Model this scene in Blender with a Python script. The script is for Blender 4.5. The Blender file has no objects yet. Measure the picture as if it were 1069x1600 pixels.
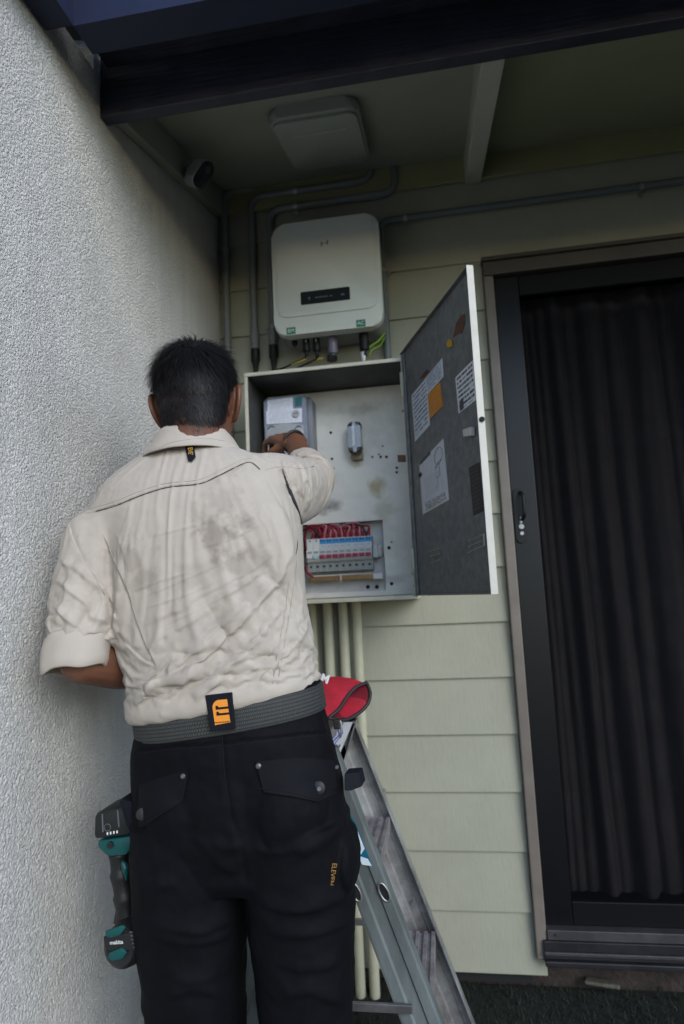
import bpy, bmesh, math, random
import numpy as np
from mathutils import Vector, Matrix, noise
from mathutils.bvhtree import BVHTree
random.seed(4); np.random.seed(4)
SC = bpy.context.scene
COL = SC.collection

# ------------------------------------------------------------------ camera, sky, sun, exposure
CAM = Vector((0, -2.198, 1.256))
AX_R = Vector((0.98637295, 0.15771388, -0.04684805))
AX_U = Vector((0.06578774, -0.11709605, 0.9909392))
AX_F = Vector((-0.15079915, 0.98051764, 0.12587601))
cd = bpy.data.cameras.new('camera'); cam = bpy.data.objects.new('camera', cd); COL.objects.link(cam)
cam.matrix_world = Matrix(((AX_R.x, AX_U.x, -AX_F.x, CAM.x), (AX_R.y, AX_U.y, -AX_F.y, CAM.y), (AX_R.z, AX_U.z, -AX_F.z, CAM.z), (0, 0, 0, 1)))
cd.sensor_fit = 'VERTICAL'; cd.sensor_height = 36.0; cd.lens = 22.5
cd.clip_start = 0.05; cd.clip_end = 500
cd.dof.use_dof = True; cd.dof.focus_distance = 1.12; cd.dof.aperture_fstop = 4.0
SC.camera = cam

SUN_DIR = Vector((0.80, -1.0, 0.66)).normalized()
w = bpy.data.worlds.new('World'); SC.world = w; w.use_nodes = True
nt = w.node_tree; nt.nodes.clear()
sky = nt.nodes.new('ShaderNodeTexSky'); sky.sky_type = 'NISHITA'; sky.sun_disc = False
sky.sun_elevation = math.asin(SUN_DIR.z); sky.sun_rotation = math.atan2(SUN_DIR.x, SUN_DIR.y)
sky.air_density = 1.0; sky.dust_density = 0.3; sky.ozone_density = 2.5
bg = nt.nodes.new('ShaderNodeBackground'); bg.inputs[1].default_value = 0.15
wo = nt.nodes.new('ShaderNodeOutputWorld')
nt.links.new(sky.outputs[0], bg.inputs[0]); nt.links.new(bg.outputs[0], wo.inputs[0])
sd = bpy.data.lights.new('sun', 'SUN'); sd.energy = 1.1; sd.angle = math.radians(34); sd.color = (1.0, 0.965, 0.92)
sun = bpy.data.objects.new('sun', sd); COL.objects.link(sun)
sun.rotation_euler = SUN_DIR.to_track_quat('Z', 'Y').to_euler()
SC.view_settings.view_transform = 'Standard'; SC.view_settings.look = 'None'
SC.view_settings.exposure = 0.92; SC.view_settings.gamma = 1.0; SC.view_settings.use_curve_mapping = False
SC.cycles.max_bounces = 8; SC.cycles.diffuse_bounces = 2

# ------------------------------------------------------------------ measuring: sight lines of the survey
def ray(u, v):
    return AX_F + AX_R*((u-534.5)/1000) - AX_U*((v-800)/1000)
def at(u, v, Y):
    r = ray(u, v); return CAM + r*((Y-CAM.y)/r.y)
def atx(u, v, X):
    r = ray(u, v); return CAM + r*((X-CAM.x)/r.x)
def atz(u, v, Z):
    r = ray(u, v); return CAM + r*((Z-CAM.z)/r.z)
def atp(u, v, p0, n):
    r = ray(u, v); return CAM + r*((p0-CAM).dot(n)/r.dot(n))
def uv_of(co):
    d = co - np.array(CAM); wz = d @ np.array(AX_F)
    return 534.5 + 1000*(d @ np.array(AX_R))/wz, 800 - 1000*(d @ np.array(AX_U))/wz

# ------------------------------------------------------------------ materials
MATS = {}
def mat(name, col, rough=0.6, metal=0.0, var=0.0, vscale=8.0, col2=None, bump=0.0, bscale=40.0, bstretch=None, spec=0.5, detail=5.0, vlow=0.4, vhigh=0.65, coat=0.0, bdist=0.01, vstretch=None, rvar=0.0, sheen=0.0):
    m = bpy.data.materials.new(name); m.use_nodes = True
    n = m.node_tree.nodes; l = m.node_tree.links; p = n['Principled BSDF']
    p.inputs['Base Color'].default_value = (*col, 1); p.inputs['Roughness'].default_value = rough
    p.inputs['Metallic'].default_value = metal; p.inputs['Specular IOR Level'].default_value = spec
    if coat: p.inputs['Coat Weight'].default_value = coat
    if sheen: p.inputs['Sheen Weight'].default_value = sheen
    tc = n.new('ShaderNodeTexCoord')
    m['tc'] = 1
    if col2 is not None or var:
        nz = n.new('ShaderNodeTexNoise'); nz.inputs['Scale'].default_value = vscale; nz.inputs['Detail'].default_value = detail; nz.inputs['Roughness'].default_value = 0.65
        src = tc.outputs['Object']
        if vstretch:
            mp = n.new('ShaderNodeMapping'); mp.inputs['Scale'].default_value = vstretch; l.new(src, mp.inputs[0]); src = mp.outputs[0]
        l.new(src, nz.inputs['Vector'])
        r = n.new('ShaderNodeValToRGB'); r.color_ramp.elements[0].position = vlow; r.color_ramp.elements[1].position = vhigh
        c2 = col2 if col2 is not None else tuple(c*(1-var) for c in col)
        r.color_ramp.elements[0].color = (*c2, 1); r.color_ramp.elements[1].color = (*col, 1)
        l.new(nz.outputs['Fac'], r.inputs[0]); l.new(r.outputs[0], p.inputs['Base Color'])
        if rvar:
            mr = n.new('ShaderNodeMapRange'); mr.inputs[3].default_value = max(0.02, rough-rvar); mr.inputs[4].default_value = min(1, rough+rvar)
            l.new(nz.outputs['Fac'], mr.inputs[0]); l.new(mr.outputs[0], p.inputs['Roughness'])
    if bump:
        nb = n.new('ShaderNodeTexNoise'); nb.inputs['Scale'].default_value = bscale; nb.inputs['Detail'].default_value = 4
        src = tc.outputs['Object']
        if bstretch:
            mp = n.new('ShaderNodeMapping'); mp.inputs['Scale'].default_value = bstretch; l.new(src, mp.inputs[0]); src = mp.outputs[0]
        l.new(src, nb.inputs['Vector'])
        b = n.new('ShaderNodeBump'); b.inputs['Strength'].default_value = bump; b.inputs['Distance'].default_value = bdist
        l.new(nb.outputs['Fac'], b.inputs['Height']); l.new(b.outputs[0], p.inputs['Normal'])
    MATS[name] = m
    return m

def stucco_mat():
    m = mat('stucco', (0.50, 0.50, 0.465), 0.95, spec=0.2)
    n = m.node_tree.nodes; l = m.node_tree.links; p = n['Principled BSDF']; tc = [x for x in n if x.type == 'TEX_COORD'][0]
    a = n.new('ShaderNodeTexNoise'); a.inputs['Scale'].default_value = 240; a.inputs['Detail'].default_value = 4; a.inputs['Roughness'].default_value = 0.6
    v = n.new('ShaderNodeTexVoronoi'); v.inputs['Scale'].default_value = 185
    c = n.new('ShaderNodeTexNoise'); c.inputs['Scale'].default_value = 3.0; c.inputs['Detail'].default_value = 4
    mpv = n.new('ShaderNodeVectorMath'); mpv.operation = 'MULTIPLY_ADD'; mpv.inputs[1].default_value = (0.007,)*3
    l.new(tc.outputs['Object'], a.inputs['Vector'])
    l.new(a.outputs['Color'], mpv.inputs[0]); l.new(tc.outputs['Object'], mpv.inputs[2])
    l.new(mpv.outputs[0], v.inputs['Vector']); l.new(tc.outputs['Object'], c.inputs['Vector'])
    ad = n.new('ShaderNodeMath'); ad.operation = 'MULTIPLY_ADD'; ad.inputs[1].default_value = -0.55
    l.new(v.outputs['Distance'], ad.inputs[0]); l.new(a.outputs['Fac'], ad.inputs[2])
    ad2 = n.new('ShaderNodeMath'); ad2.operation = 'MULTIPLY_ADD'; ad2.inputs[1].default_value = 1.2
    l.new(c.outputs['Fac'], ad2.inputs[0]); l.new(ad.outputs[0], ad2.inputs[2])
    b = n.new('ShaderNodeBump'); b.inputs['Strength'].default_value = 1.0; b.inputs['Distance'].default_value = 0.0088
    l.new(ad2.outputs[0], b.inputs['Height']); l.new(b.outputs[0], p.inputs['Normal'])
    r = n.new('ShaderNodeValToRGB'); r.color_ramp.elements[0].position = 0.3; r.color_ramp.elements[1].position = 0.7
    r.color_ramp.elements[0].color = (0.70, 0.69, 0.655, 1); r.color_ramp.elements[1].color = (0.80, 0.79, 0.755, 1)
    l.new(c.outputs['Fac'], r.inputs[0])
    mp = n.new('ShaderNodeMapping'); mp.inputs['Scale'].default_value = (1, 7, 0.8); l.new(tc.outputs['Object'], mp.inputs[0])
    g2 = n.new('ShaderNodeTexNoise'); g2.inputs['Scale'].default_value = 1.6; g2.inputs['Detail'].default_value = 6; g2.inputs['Roughness'].default_value = 0.7; l.new(mp.outputs[0], g2.inputs['Vector'])
    mr = n.new('ShaderNodeMapRange'); mr.inputs[1].default_value = 0.35; mr.inputs[2].default_value = 0.68; mr.inputs[3].default_value = 1.04; mr.inputs[4].default_value = 0.91; l.new(g2.outputs['Fac'], mr.inputs[0])
    sc_ = n.new('ShaderNodeVectorMath'); sc_.operation = 'SCALE'; l.new(r.outputs[0], sc_.inputs[0]); l.new(mr.outputs[0], sc_.inputs['Scale'])
    l.new(sc_.outputs[0], p.inputs['Base Color'])
    return m

def attr_mat(name, base, alt, attr, rough=0.8, noise_amt=0.0, weave=0.0, wscale=900, spec=0.3, sheen=0.0, alt2=None, attr2=None, subsurf=0.0):
    """base colour, going over to alt where the mesh attribute is 1"""
    m = mat(name, base, rough, spec=spec, sheen=sheen)
    n = m.node_tree.nodes; l = m.node_tree.links; p = n['Principled BSDF']; tc = [x for x in n if x.type == 'TEX_COORD'][0]
    at_ = n.new('ShaderNodeAttribute'); at_.attribute_name = attr
    mx = n.new('ShaderNodeMix'); mx.data_type = 'RGBA'
    mx.inputs[6].default_value = (*base, 1); mx.inputs[7].default_value = (*alt, 1)
    l.new(at_.outputs['Fac'], mx.inputs[0]); out = mx.outputs[2]
    if noise_amt:
        nz = n.new('ShaderNodeTexNoise'); nz.inputs['Scale'].default_value = 25; nz.inputs['Detail'].default_value = 6
        l.new(tc.outputs['Object'], nz.inputs['Vector'])
        mr = n.new('ShaderNodeMapRange'); mr.inputs[1].default_value = 0.3; mr.inputs[2].default_value = 0.7; mr.inputs[3].default_value = 1-noise_amt; mr.inputs[4].default_value = 1+noise_amt*0.4
        l.new(nz.outputs['Fac'], mr.inputs[0])
        vm = n.new('ShaderNodeVectorMath'); vm.operation = 'SCALE'
        l.new(out, vm.inputs[0]); l.new(mr.outputs[0], vm.inputs['Scale']); out = vm.outputs[0]
    l.new(out, p.inputs['Base Color'])
    if weave:
        nb = n.new('ShaderNodeTexNoise'); nb.inputs['Scale'].default_value = wscale; nb.inputs['Detail'].default_value = 2
        l.new(tc.outputs['Object'], nb.inputs['Vector'])
        b = n.new('ShaderNodeBump'); b.inputs['Strength'].default_value = weave; b.inputs['Distance'].default_value = 0.002
        l.new(nb.outputs['Fac'], b.inputs['Height']); l.new(b.outputs[0], p.inputs['Normal'])
    return m

def print_mat(name, paper, ink, rows, seed=0.0, along='x', thick=0.5):
    """flat print: rows of small illegible dashes, in the UV of the sheet"""
    m = mat(name, paper, 0.55)
    n = m.node_tree.nodes; l = m.node_tree.links; p = n['Principled BSDF']
    uv = n.new('ShaderNodeUVMap')
    sx = n.new('ShaderNodeSeparateXYZ'); l.new(uv.outputs[0], sx.inputs[0])
    mu = n.new('ShaderNodeMath'); mu.operation = 'MULTIPLY'; mu.inputs[1].default_value = rows; l.new(sx.outputs[1], mu.inputs[0])
    fr = n.new('ShaderNodeMath'); fr.operation = 'FRACT'; l.new(mu.outputs[0], fr.inputs[0])
    fl = n.new('ShaderNodeMath'); fl.operation = 'FLOOR'; l.new(mu.outputs[0], fl.inputs[0])
    row = n.new('ShaderNodeMath'); row.operation = 'LESS_THAN'; row.inputs[1].default_value = thick; l.new(fr.outputs[0], row.inputs[0])
    cx = n.new('ShaderNodeCombineXYZ'); mx_ = n.new('ShaderNodeMath'); mx_.operation = 'MULTIPLY'; mx_.inputs[1].default_value = rows*1.3
    l.new(sx.outputs[0], mx_.inputs[0]); l.new(mx_.outputs[0], cx.inputs[0])
    m7 = n.new('ShaderNodeMath'); m7.operation = 'MULTIPLY_ADD'; m7.inputs[1].default_value = 7.3; m7.inputs[2].default_value = seed; l.new(fl.outputs[0], m7.inputs[0]); l.new(m7.outputs[0], cx.inputs[1])
    nz = n.new('ShaderNodeTexNoise'); nz.inputs['Scale'].default_value = 1.6; nz.inputs['Detail'].default_value = 2; l.new(cx.outputs[0], nz.inputs['Vector'])
    gt = n.new('ShaderNodeMath'); gt.operation = 'GREATER_THAN'; gt.inputs[1].default_value = 0.44; l.new(nz.outputs['Fac'], gt.inputs[0])
    # margins
    mg = n.new('ShaderNodeMath'); mg.operation = 'COMPARE'; mg.inputs[1].default_value = 0.5; mg.inputs[2].default_value = 0.43; l.new(sx.outputs[0], mg.inputs[0])
    mg2 = n.new('ShaderNodeMath'); mg2.operation = 'COMPARE'; mg2.inputs[1].default_value = 0.5; mg2.inputs[2].default_value = 0.45; l.new(sx.outputs[1], mg2.inputs[0])
    a = n.new('ShaderNodeMath'); a.operation = 'MULTIPLY'; l.new(row.outputs[0], a.inputs[0]); l.new(gt.outputs[0], a.inputs[1])
    b = n.new('ShaderNodeMath'); b.operation = 'MULTIPLY'; l.new(a.outputs[0], b.inputs[0]); l.new(mg.outputs[0], b.inputs[1])
    c = n.new('ShaderNodeMath'); c.operation = 'MULTIPLY'; l.new(b.outputs[0], c.inputs[0]); l.new(mg2.outputs[0], c.inputs[1])
    mx = n.new('ShaderNodeMix'); mx.data_type = 'RGBA'; mx.inputs[6].default_value = (*paper, 1); mx.inputs[7].default_value = (*ink, 1)
    l.new(c.outputs[0], mx.inputs[0]); l.new(mx.outputs[2], p.inputs['Base Color'])
    return m

stucco_mat()
mat('board_paint', (0.335, 0.333, 0.262), 0.55, var=0.10, vscale=4, bump=0.2, bscale=22, bstretch=(6, 1, 1.2), spec=0.35, bdist=0.006)
mat('trim_paint', (0.27, 0.265, 0.135), 0.6, var=0.12, vscale=6, bump=0.15, bscale=20, bstretch=(0.5, 1, 6))
mat('ceiling_paint', (0.30, 0.315, 0.265), 0.7, var=0.10, vscale=4)
mat('ceiling_olive', (0.28, 0.295, 0.19), 0.7, var=0.10, vscale=4)
mat('rafter_paint', (0.46, 0.47, 0.42), 0.6, var=0.12, vscale=9)
mat('dark_beam', (0.040, 0.041, 0.060), 0.5, spec=0.3, var=0.3, vscale=12, bump=0.3, bscale=30, bstretch=(0.3, 4, 4))
mat('gutter_metal', (0.013, 0.018, 0.05), 0.5, spec=0.3, var=0.2, vscale=10)
mat('roof_metal', (0.06, 0.065, 0.09), 0.45, var=0.2)
mat('foundation', (0.05, 0.035, 0.03), 0.95, var=0.5, vscale=20, bump=0.8, bscale=60)
mat('turf', (0.008, 0.012, 0.006), 0.95, var=0.5, vscale=30, bump=0.8, bscale=120)
mat('grass_blade', (0.012, 0.021, 0.008), 0.8, var=0.5, vscale=40)
mat('frame_paint', (0.17, 0.145, 0.125), 0.45, var=0.2, vscale=7)
mat('frame_dark', (0.06, 0.053, 0.045), 0.45, var=0.2, vscale=7)
mat('black_powder', (0.003, 0.0034, 0.005), 0.36, spec=0.3, var=0.2, vscale=14, bump=0.08, bscale=90, bstretch=(6, 6, 0.4))
mat('black_rail', (0.004, 0.004, 0.005), 0.5, spec=0.15)
mat('aluminium', (0.32, 0.31, 0.32), 0.42, metal=0.8, var=0.35, vscale=14, rvar=0.12)
mat('track_metal', (0.03, 0.029, 0.034), 0.5, metal=0.5, var=0.4, vscale=14)
mat('sill_strip', (0.065, 0.062, 0.066), 0.5, metal=0.3, var=0.35, vscale=14)
mat('curtain_cloth', (0.115, 0.105, 0.112), 0.95, spec=0.1, var=0.2, vscale=12, bump=0.15, bscale=300)
mat('interior_dark', (0.01, 0.01, 0.011), 0.9)
mat('conduit_grey', (0.20, 0.215, 0.215), 0.45, var=0.15, vscale=8)
mat('conduit_teal', (0.13, 0.155, 0.155), 0.45, var=0.15, vscale=8)
mat('conduit_cream', (0.46, 0.45, 0.33), 0.5, var=0.15, vscale=8)
mat('black_plastic', (0.010, 0.010, 0.011), 0.45, spec=0.25)
mat('saddle_metal', (0.40, 0.40, 0.40), 0.35, metal=0.7, var=0.4, vscale=60)
mat('case_white', (0.60, 0.63, 0.58), 0.42, var=0.05, vscale=3)
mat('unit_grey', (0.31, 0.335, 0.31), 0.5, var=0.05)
mat('case_side', (0.20, 0.20, 0.20), 0.5)
mat('screen_black', (0.02, 0.023, 0.026), 0.16, spec=0.6)
mat('screen_grey', (0.10, 0.11, 0.12), 0.4)
mat('sticker_green', (0.0, 0.14, 0.085), 0.5)
mat('sticker_white', (0.75, 0.78, 0.76), 0.5)
mat('logo_grey', (0.10, 0.105, 0.10), 0.5)
mat('gland_grey', (0.17, 0.16, 0.22), 0.35, var=0.2)
mat('box_cream', (0.56, 0.54, 0.44), 0.5, var=0.18, vscale=9, bump=0.08, bscale=80)
mat('box_edge', (0.52, 0.505, 0.45), 0.5, var=0.12, vscale=14)
mat('galv_dark', (0.215, 0.225, 0.23), 0.5, metal=0.35, col2=(0.11, 0.12, 0.125), vscale=45, rvar=0.15, vlow=0.35, vhigh=0.7)
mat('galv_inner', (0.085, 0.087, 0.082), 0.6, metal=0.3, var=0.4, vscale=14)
mat('panel_white', (0.76, 0.75, 0.70), 0.5, col2=(0.62, 0.60, 0.545), vscale=7, vlow=0.30, vhigh=0.52, bump=0.06, bscale=60)
mat('recess_white', (0.68, 0.68, 0.67), 0.55, var=0.2, vscale=12)
mat('glue_stain', (0.40, 0.33, 0.19), 0.7, col2=(0.50, 0.47, 0.38), vscale=45)
mat('soot', (0.30, 0.29, 0.27), 0.8, col2=(0.47, 0.46, 0.42), vscale=30)
mat('hole_black', (0.006, 0.006, 0.006), 0.9)
mat('brown_tag', (0.25, 0.13, 0.08), 0.7, var=0.4, vscale=80)
mat('meter_blue', (0.26, 0.30, 0.38), 0.3, var=0.2, vscale=20)
mat('meter_side', (0.20, 0.21, 0.24), 0.4)
mat('meter_cover', (0.40, 0.42, 0.45), 0.28, var=0.15, vscale=12)
print_mat('meter_face', (0.72, 0.75, 0.84), (0.35, 0.38, 0.46), 9, 2.0, thick=0.3)
mat('meter_face_plain', (0.72, 0.75, 0.85), 0.3)
mat('meter_teal', (0.03, 0.14, 0.16), 0.3)
mat('chrome', (0.27, 0.255, 0.245), 0.25, metal=0.9, var=0.1, vscale=30)
mat('fuse_base', (0.30, 0.26, 0.17), 0.4, var=0.3, vscale=60)
mat('breaker_grey', (0.52, 0.56, 0.58), 0.45)
mat('breaker_white', (0.66, 0.68, 0.68), 0.45)
mat('breaker_lower', (0.27, 0.30, 0.30), 0.5)
mat('breaker_blue', (0.02, 0.27, 0.62), 0.45)
mat('toggle_red', (0.34, 0.02, 0.07), 0.4)
mat('toggle_cyan', (0.40, 0.62, 0.70), 0.4)
mat('wire_red', (0.30, 0.010, 0.028), 0.4)
mat('wire_black', (0.02, 0.02, 0.022), 0.4)
mat('wire_pink', (0.48, 0.22, 0.26), 0.45)
mat('wire_earth', (0.18, 0.34, 0.03), 0.45)
mat('wire_yellow', (0.45, 0.36, 0.05), 0.45)
mat('rivet_dull', (0.13, 0.13, 0.14), 0.45, metal=0.7)
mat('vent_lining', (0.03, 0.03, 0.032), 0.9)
mat('brass', (0.42, 0.26, 0.12), 0.35, metal=0.6, var=0.35, vscale=80)
mat('clear_end', (0.70, 0.72, 0.74), 0.2)
print_mat('label_blue', (0.60, 0.64, 0.70), (0.11, 0.15, 0.26), 11, 0.0)
print_mat('label_bold', (0.66, 0.68, 0.70), (0.05, 0.055, 0.07), 8, 4.0, thick=0.55)
print_mat('label_black', (0.008, 0.008, 0.009), (0.04, 0.04, 0.042), 12, 9.0)
print_mat('label_sheet', (0.62, 0.64, 0.70), (0.36, 0.36, 0.42), 18, 13.0, thick=0.3)
mat('label_plain', (0.62, 0.64, 0.69), 0.5, var=0.08, vscale=30)
mat('label_orange', (0.62, 0.24, 0.015), 0.5, col2=(0.50, 0.19, 0.02), vscale=60)
mat('ink', (0.05, 0.05, 0.06), 0.6)
mat('rust', (0.16, 0.045, 0.015), 0.9, col2=(0.07, 0.04, 0.03), vscale=60)
mat('yellow_tag', (0.55, 0.33, 0.02), 0.5, var=0.3, vscale=80)
mat('scratch_pale', (0.42, 0.39, 0.33), 0.7, var=0.4, vscale=90)
mat('rail_teal', (0.17, 0.195, 0.195), 0.5, metal=0.25, var=0.35, vscale=18, vstretch=(1, 1, 0.3), rvar=0.15, bump=0.05, bscale=100)
mat('rail_alu', (0.46, 0.465, 0.465), 0.4, metal=0.5, col2=(0.17, 0.16, 0.155), vscale=7, vlow=0.36, vhigh=0.62, rvar=0.12)
mat('tread_alu', (0.37, 0.35, 0.36), 0.45, metal=0.45, col2=(0.20, 0.18, 0.18), vscale=26, vlow=0.35, vhigh=0.6)
mat('cap_white', (0.58, 0.60, 0.64), 0.5, var=0.2, vscale=18)
mat('pen_blue', (0.035, 0.06, 0.42), 0.6)
mat('sticker_teal', (0.0, 0.10, 0.17), 0.5)
mat('sticker_pale', (0.60, 0.70, 0.76), 0.5, var=0.1, vscale=30)
mat('bag_red', (0.44, 0.010, 0.028), 0.75, var=0.25, vscale=30, bump=0.3, bscale=500, bdist=0.002)
mat('bag_inside', (0.17, 0.005, 0.016), 0.8)
mat('zip_black', (0.012, 0.012, 0.013), 0.6)
mat('letter_white', (0.75, 0.75, 0.75), 0.6)
mat('tool_teal', (0.0, 0.075, 0.075), 0.4, var=0.15, vscale=30)
mat('tool_black', (0.009, 0.0095, 0.010), 0.5, bump=0.2, bscale=200, bdist=0.002)
mat('belt_web', (0.105, 0.11, 0.105), 0.75, bump=0.0)
mat('flap_cloth', (0.0048, 0.0048, 0.0072), 0.75, spec=0.15, bump=0.2, bscale=600, bdist=0.002)
mat('patch_navy', (0.008, 0.009, 0.014), 0.75, spec=0.15)
mat('patch_orange', (0.80, 0.28, 0.025), 0.6)
mat('label_yellow', (0.62, 0.36, 0.06), 0.6)
mat('label_tan', (0.36, 0.19, 0.045), 0.7)
mat('hair_black', (0.009, 0.008, 0.009), 0.55, spec=0.28)
mat('boot_leather', (0.10, 0.06, 0.03), 0.6)
mat('watch_black', (0.012, 0.012, 0.013), 0.5)
mat('pale_chip', (0.12, 0.11, 0.085), 0.9, var=0.5, vscale=60)
mat('camera_white', (0.55, 0.57, 0.57), 0.4)
mat('camera_face', (0.004, 0.004, 0.004), 0.25)
attr_mat('shirt_cotton', (0.45, 0.398, 0.342), (0.26, 0.222, 0.185), 'stain', rough=0.9, noise_amt=0.05, weave=0.18, wscale=700, spec=0.2, sheen=0.05)
mat('shirt_thread', (0.38, 0.335, 0.28), 0.9)
attr_mat('trouser_cloth', (0.0032, 0.0032, 0.0046), (0.004, 0.004, 0.0062), 'stain', rough=0.75, noise_amt=0.2, weave=0.2, wscale=600, spec=0.12)
mat('trouser_edge', (0.010, 0.010, 0.014), 0.75, spec=0.15)
attr_mat('skin', (0.165, 0.070, 0.040), (0.009, 0.007, 0.007), 'scalp', rough=0.5, noise_amt=0.22, weave=0.12, wscale=350, spec=0.4)
_n = MATS['skin'].node_tree.nodes; _l = MATS['skin'].node_tree.links
_a = [x for x in _n if x.type == 'ATTRIBUTE'][0]; _m = _n.new('ShaderNodeMapRange'); _m.inputs[3].default_value = 0.4; _m.inputs[4].default_value = 0.03
_l.new(_a.outputs['Fac'], _m.inputs[0]); _l.new(_m.outputs[0], _n['Principled BSDF'].inputs['Specular IOR Level'])
MATS['skin'].node_tree.nodes['Principled BSDF'].inputs['Subsurface Weight'].default_value = 0.03
MATS['skin'].node_tree.nodes['Principled BSDF'].inputs['Subsurface Radius'].default_value = (0.012, 0.004, 0.002)

def screen_mesh_mat():
    m = bpy.data.materials.new('fly_screen'); m.use_nodes = True
    n = m.node_tree.nodes; l = m.node_tree.links; p = n['Principled BSDF']
    p.inputs['Base Color'].default_value = (0.004, 0.004, 0.005, 1); p.inputs['Roughness'].default_value = 0.8; p.inputs['Specular IOR Level'].default_value = 0.05
    t = n.new('ShaderNodeBsdfTransparent'); mx = n.new('ShaderNodeMixShader'); mx.inputs[0].default_value = 0.42
    o = n['Material Output']
    l.new(t.outputs[0], mx.inputs[1]); l.new(p.outputs[0], mx.inputs[2]); l.new(mx.outputs[0], o.inputs['Surface'])
    MATS['fly_screen'] = m
screen_mesh_mat()
def belt_weave():
    m = MATS['belt_web']; n = m.node_tree.nodes; l = m.node_tree.links; p = n['Principled BSDF']
    uv = n.new('ShaderNodeUVMap')
    mp = n.new('ShaderNodeMapping'); mp.inputs['Scale'].default_value = (330, 20, 1); l.new(uv.outputs[0], mp.inputs[0])
    ch = n.new('ShaderNodeTexBrick'); ch.inputs['Scale'].default_value = 1.0; ch.offset = 0.5
    ch.inputs['Color1'].default_value = (0.055, 0.057, 0.054, 1); ch.inputs['Color2'].default_value = (0.045, 0.047, 0.045, 1); ch.inputs['Mortar'].default_value = (0.015, 0.0155, 0.015, 1)
    ch.inputs['Mortar Size'].default_value = 0.16; ch.inputs['Brick Width'].default_value = 1.0; ch.inputs['Row Height'].default_value = 1.0
    l.new(mp.outputs[0], ch.inputs['Vector']); l.new(ch.outputs['Color'], p.inputs['Base Color'])
    b = n.new('ShaderNodeBump'); b.inputs['Strength'].default_value = 0.6; b.inputs['Distance'].default_value = 0.001; b.invert = True
    l.new(ch.outputs['Fac'], b.inputs['Height']); l.new(b.outputs[0], p.inputs['Normal'])
belt_weave()

# ------------------------------------------------------------------ builders
def V(*a): return Vector(a)
def tag(o, label=None, cat=None, group=None, kind=None):
    if label: o['label'] = label
    if cat: o['category'] = cat
    if group: o['group'] = group
    if kind: o['kind'] = kind
    return o
def obj(name, bm, m, parent=None, smooth=False, angle=None):
    """bm in world coordinates; linked as one mesh object under parent"""
    if isinstance(bm, bmesh.types.BMesh):
        bmesh.ops.recalc_face_normals(bm, faces=bm.faces)
        me = bpy.data.meshes.new(name); bm.to_mesh(me); bm.free()
    else:
        me = bm
    me.materials.clear()
    me.materials.append(MATS[m] if isinstance(m, str) else m)
    if smooth:
        me.polygons.foreach_set('use_smooth', [True]*len(me.polygons))
        if angle: 
            try: me.set_sharp_from_angle(angle=math.radians(angle))
            except Exception: pass
    o = bpy.data.objects.new(name, me); COL.objects.link(o)
    if parent is not None:
        o.parent = parent
        off = V(0, 0, 0); q = parent
        while q is not None: off += q.location; q = q.parent
        me.transform(Matrix.Translation(-off))
    return o
def thing(name, label, cat, loc, group=None):
    o = bpy.data.objects.new(name, None); COL.objects.link(o); o.location = loc; o.empty_display_size = 0.05
    return tag(o, label, cat, group)
def solid(name, bm, m, label, cat, loc, group=None, smooth=False, angle=None):
    """a thing that is one mesh, with its origin at loc"""
    o = obj(name, bm, m, None, smooth, angle); o.data.transform(Matrix.Translation(-Vector(loc))); o.location = loc
    return tag(o, label, cat, group)
def B(): return bmesh.new()
def add_box(bm, lo, hi, bev=0.0, seg=2, M=None):
    lo, hi = Vector(lo), Vector(hi)
    r = bmesh.ops.create_cube(bm, size=1.0)
    vs = r['verts']; c = (lo+hi)/2; s = hi-lo
    for v in vs: v.co = V(c.x+v.co.x*s.x, c.y+v.co.y*s.y, c.z+v.co.z*s.z)
    if bev:
        es = list({e for v in vs for e in v.link_edges})
        rr = bmesh.ops.bevel(bm, geom=es, offset=bev, segments=seg, affect='EDGES', profile=0.5)
        vs = list({v for f in rr['faces'] for v in f.verts} | {v for v in vs if v.is_valid})
    if M is not None:
        for v in vs: v.co = M @ v.co
    return bm
def box(lo, hi, bev=0.0, seg=2, M=None): return add_box(B(), lo, hi, bev, seg, M)
def frame_of(t, up=V(0, 0, 1)):
    t = t.normalized()
    if abs(t.dot(up)) > 0.97: up = V(0, 1, 0) if abs(t.y) < 0.9 else V(1, 0, 0)
    a = t.cross(up).normalized(); return a, a.cross(t).normalized()
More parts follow.
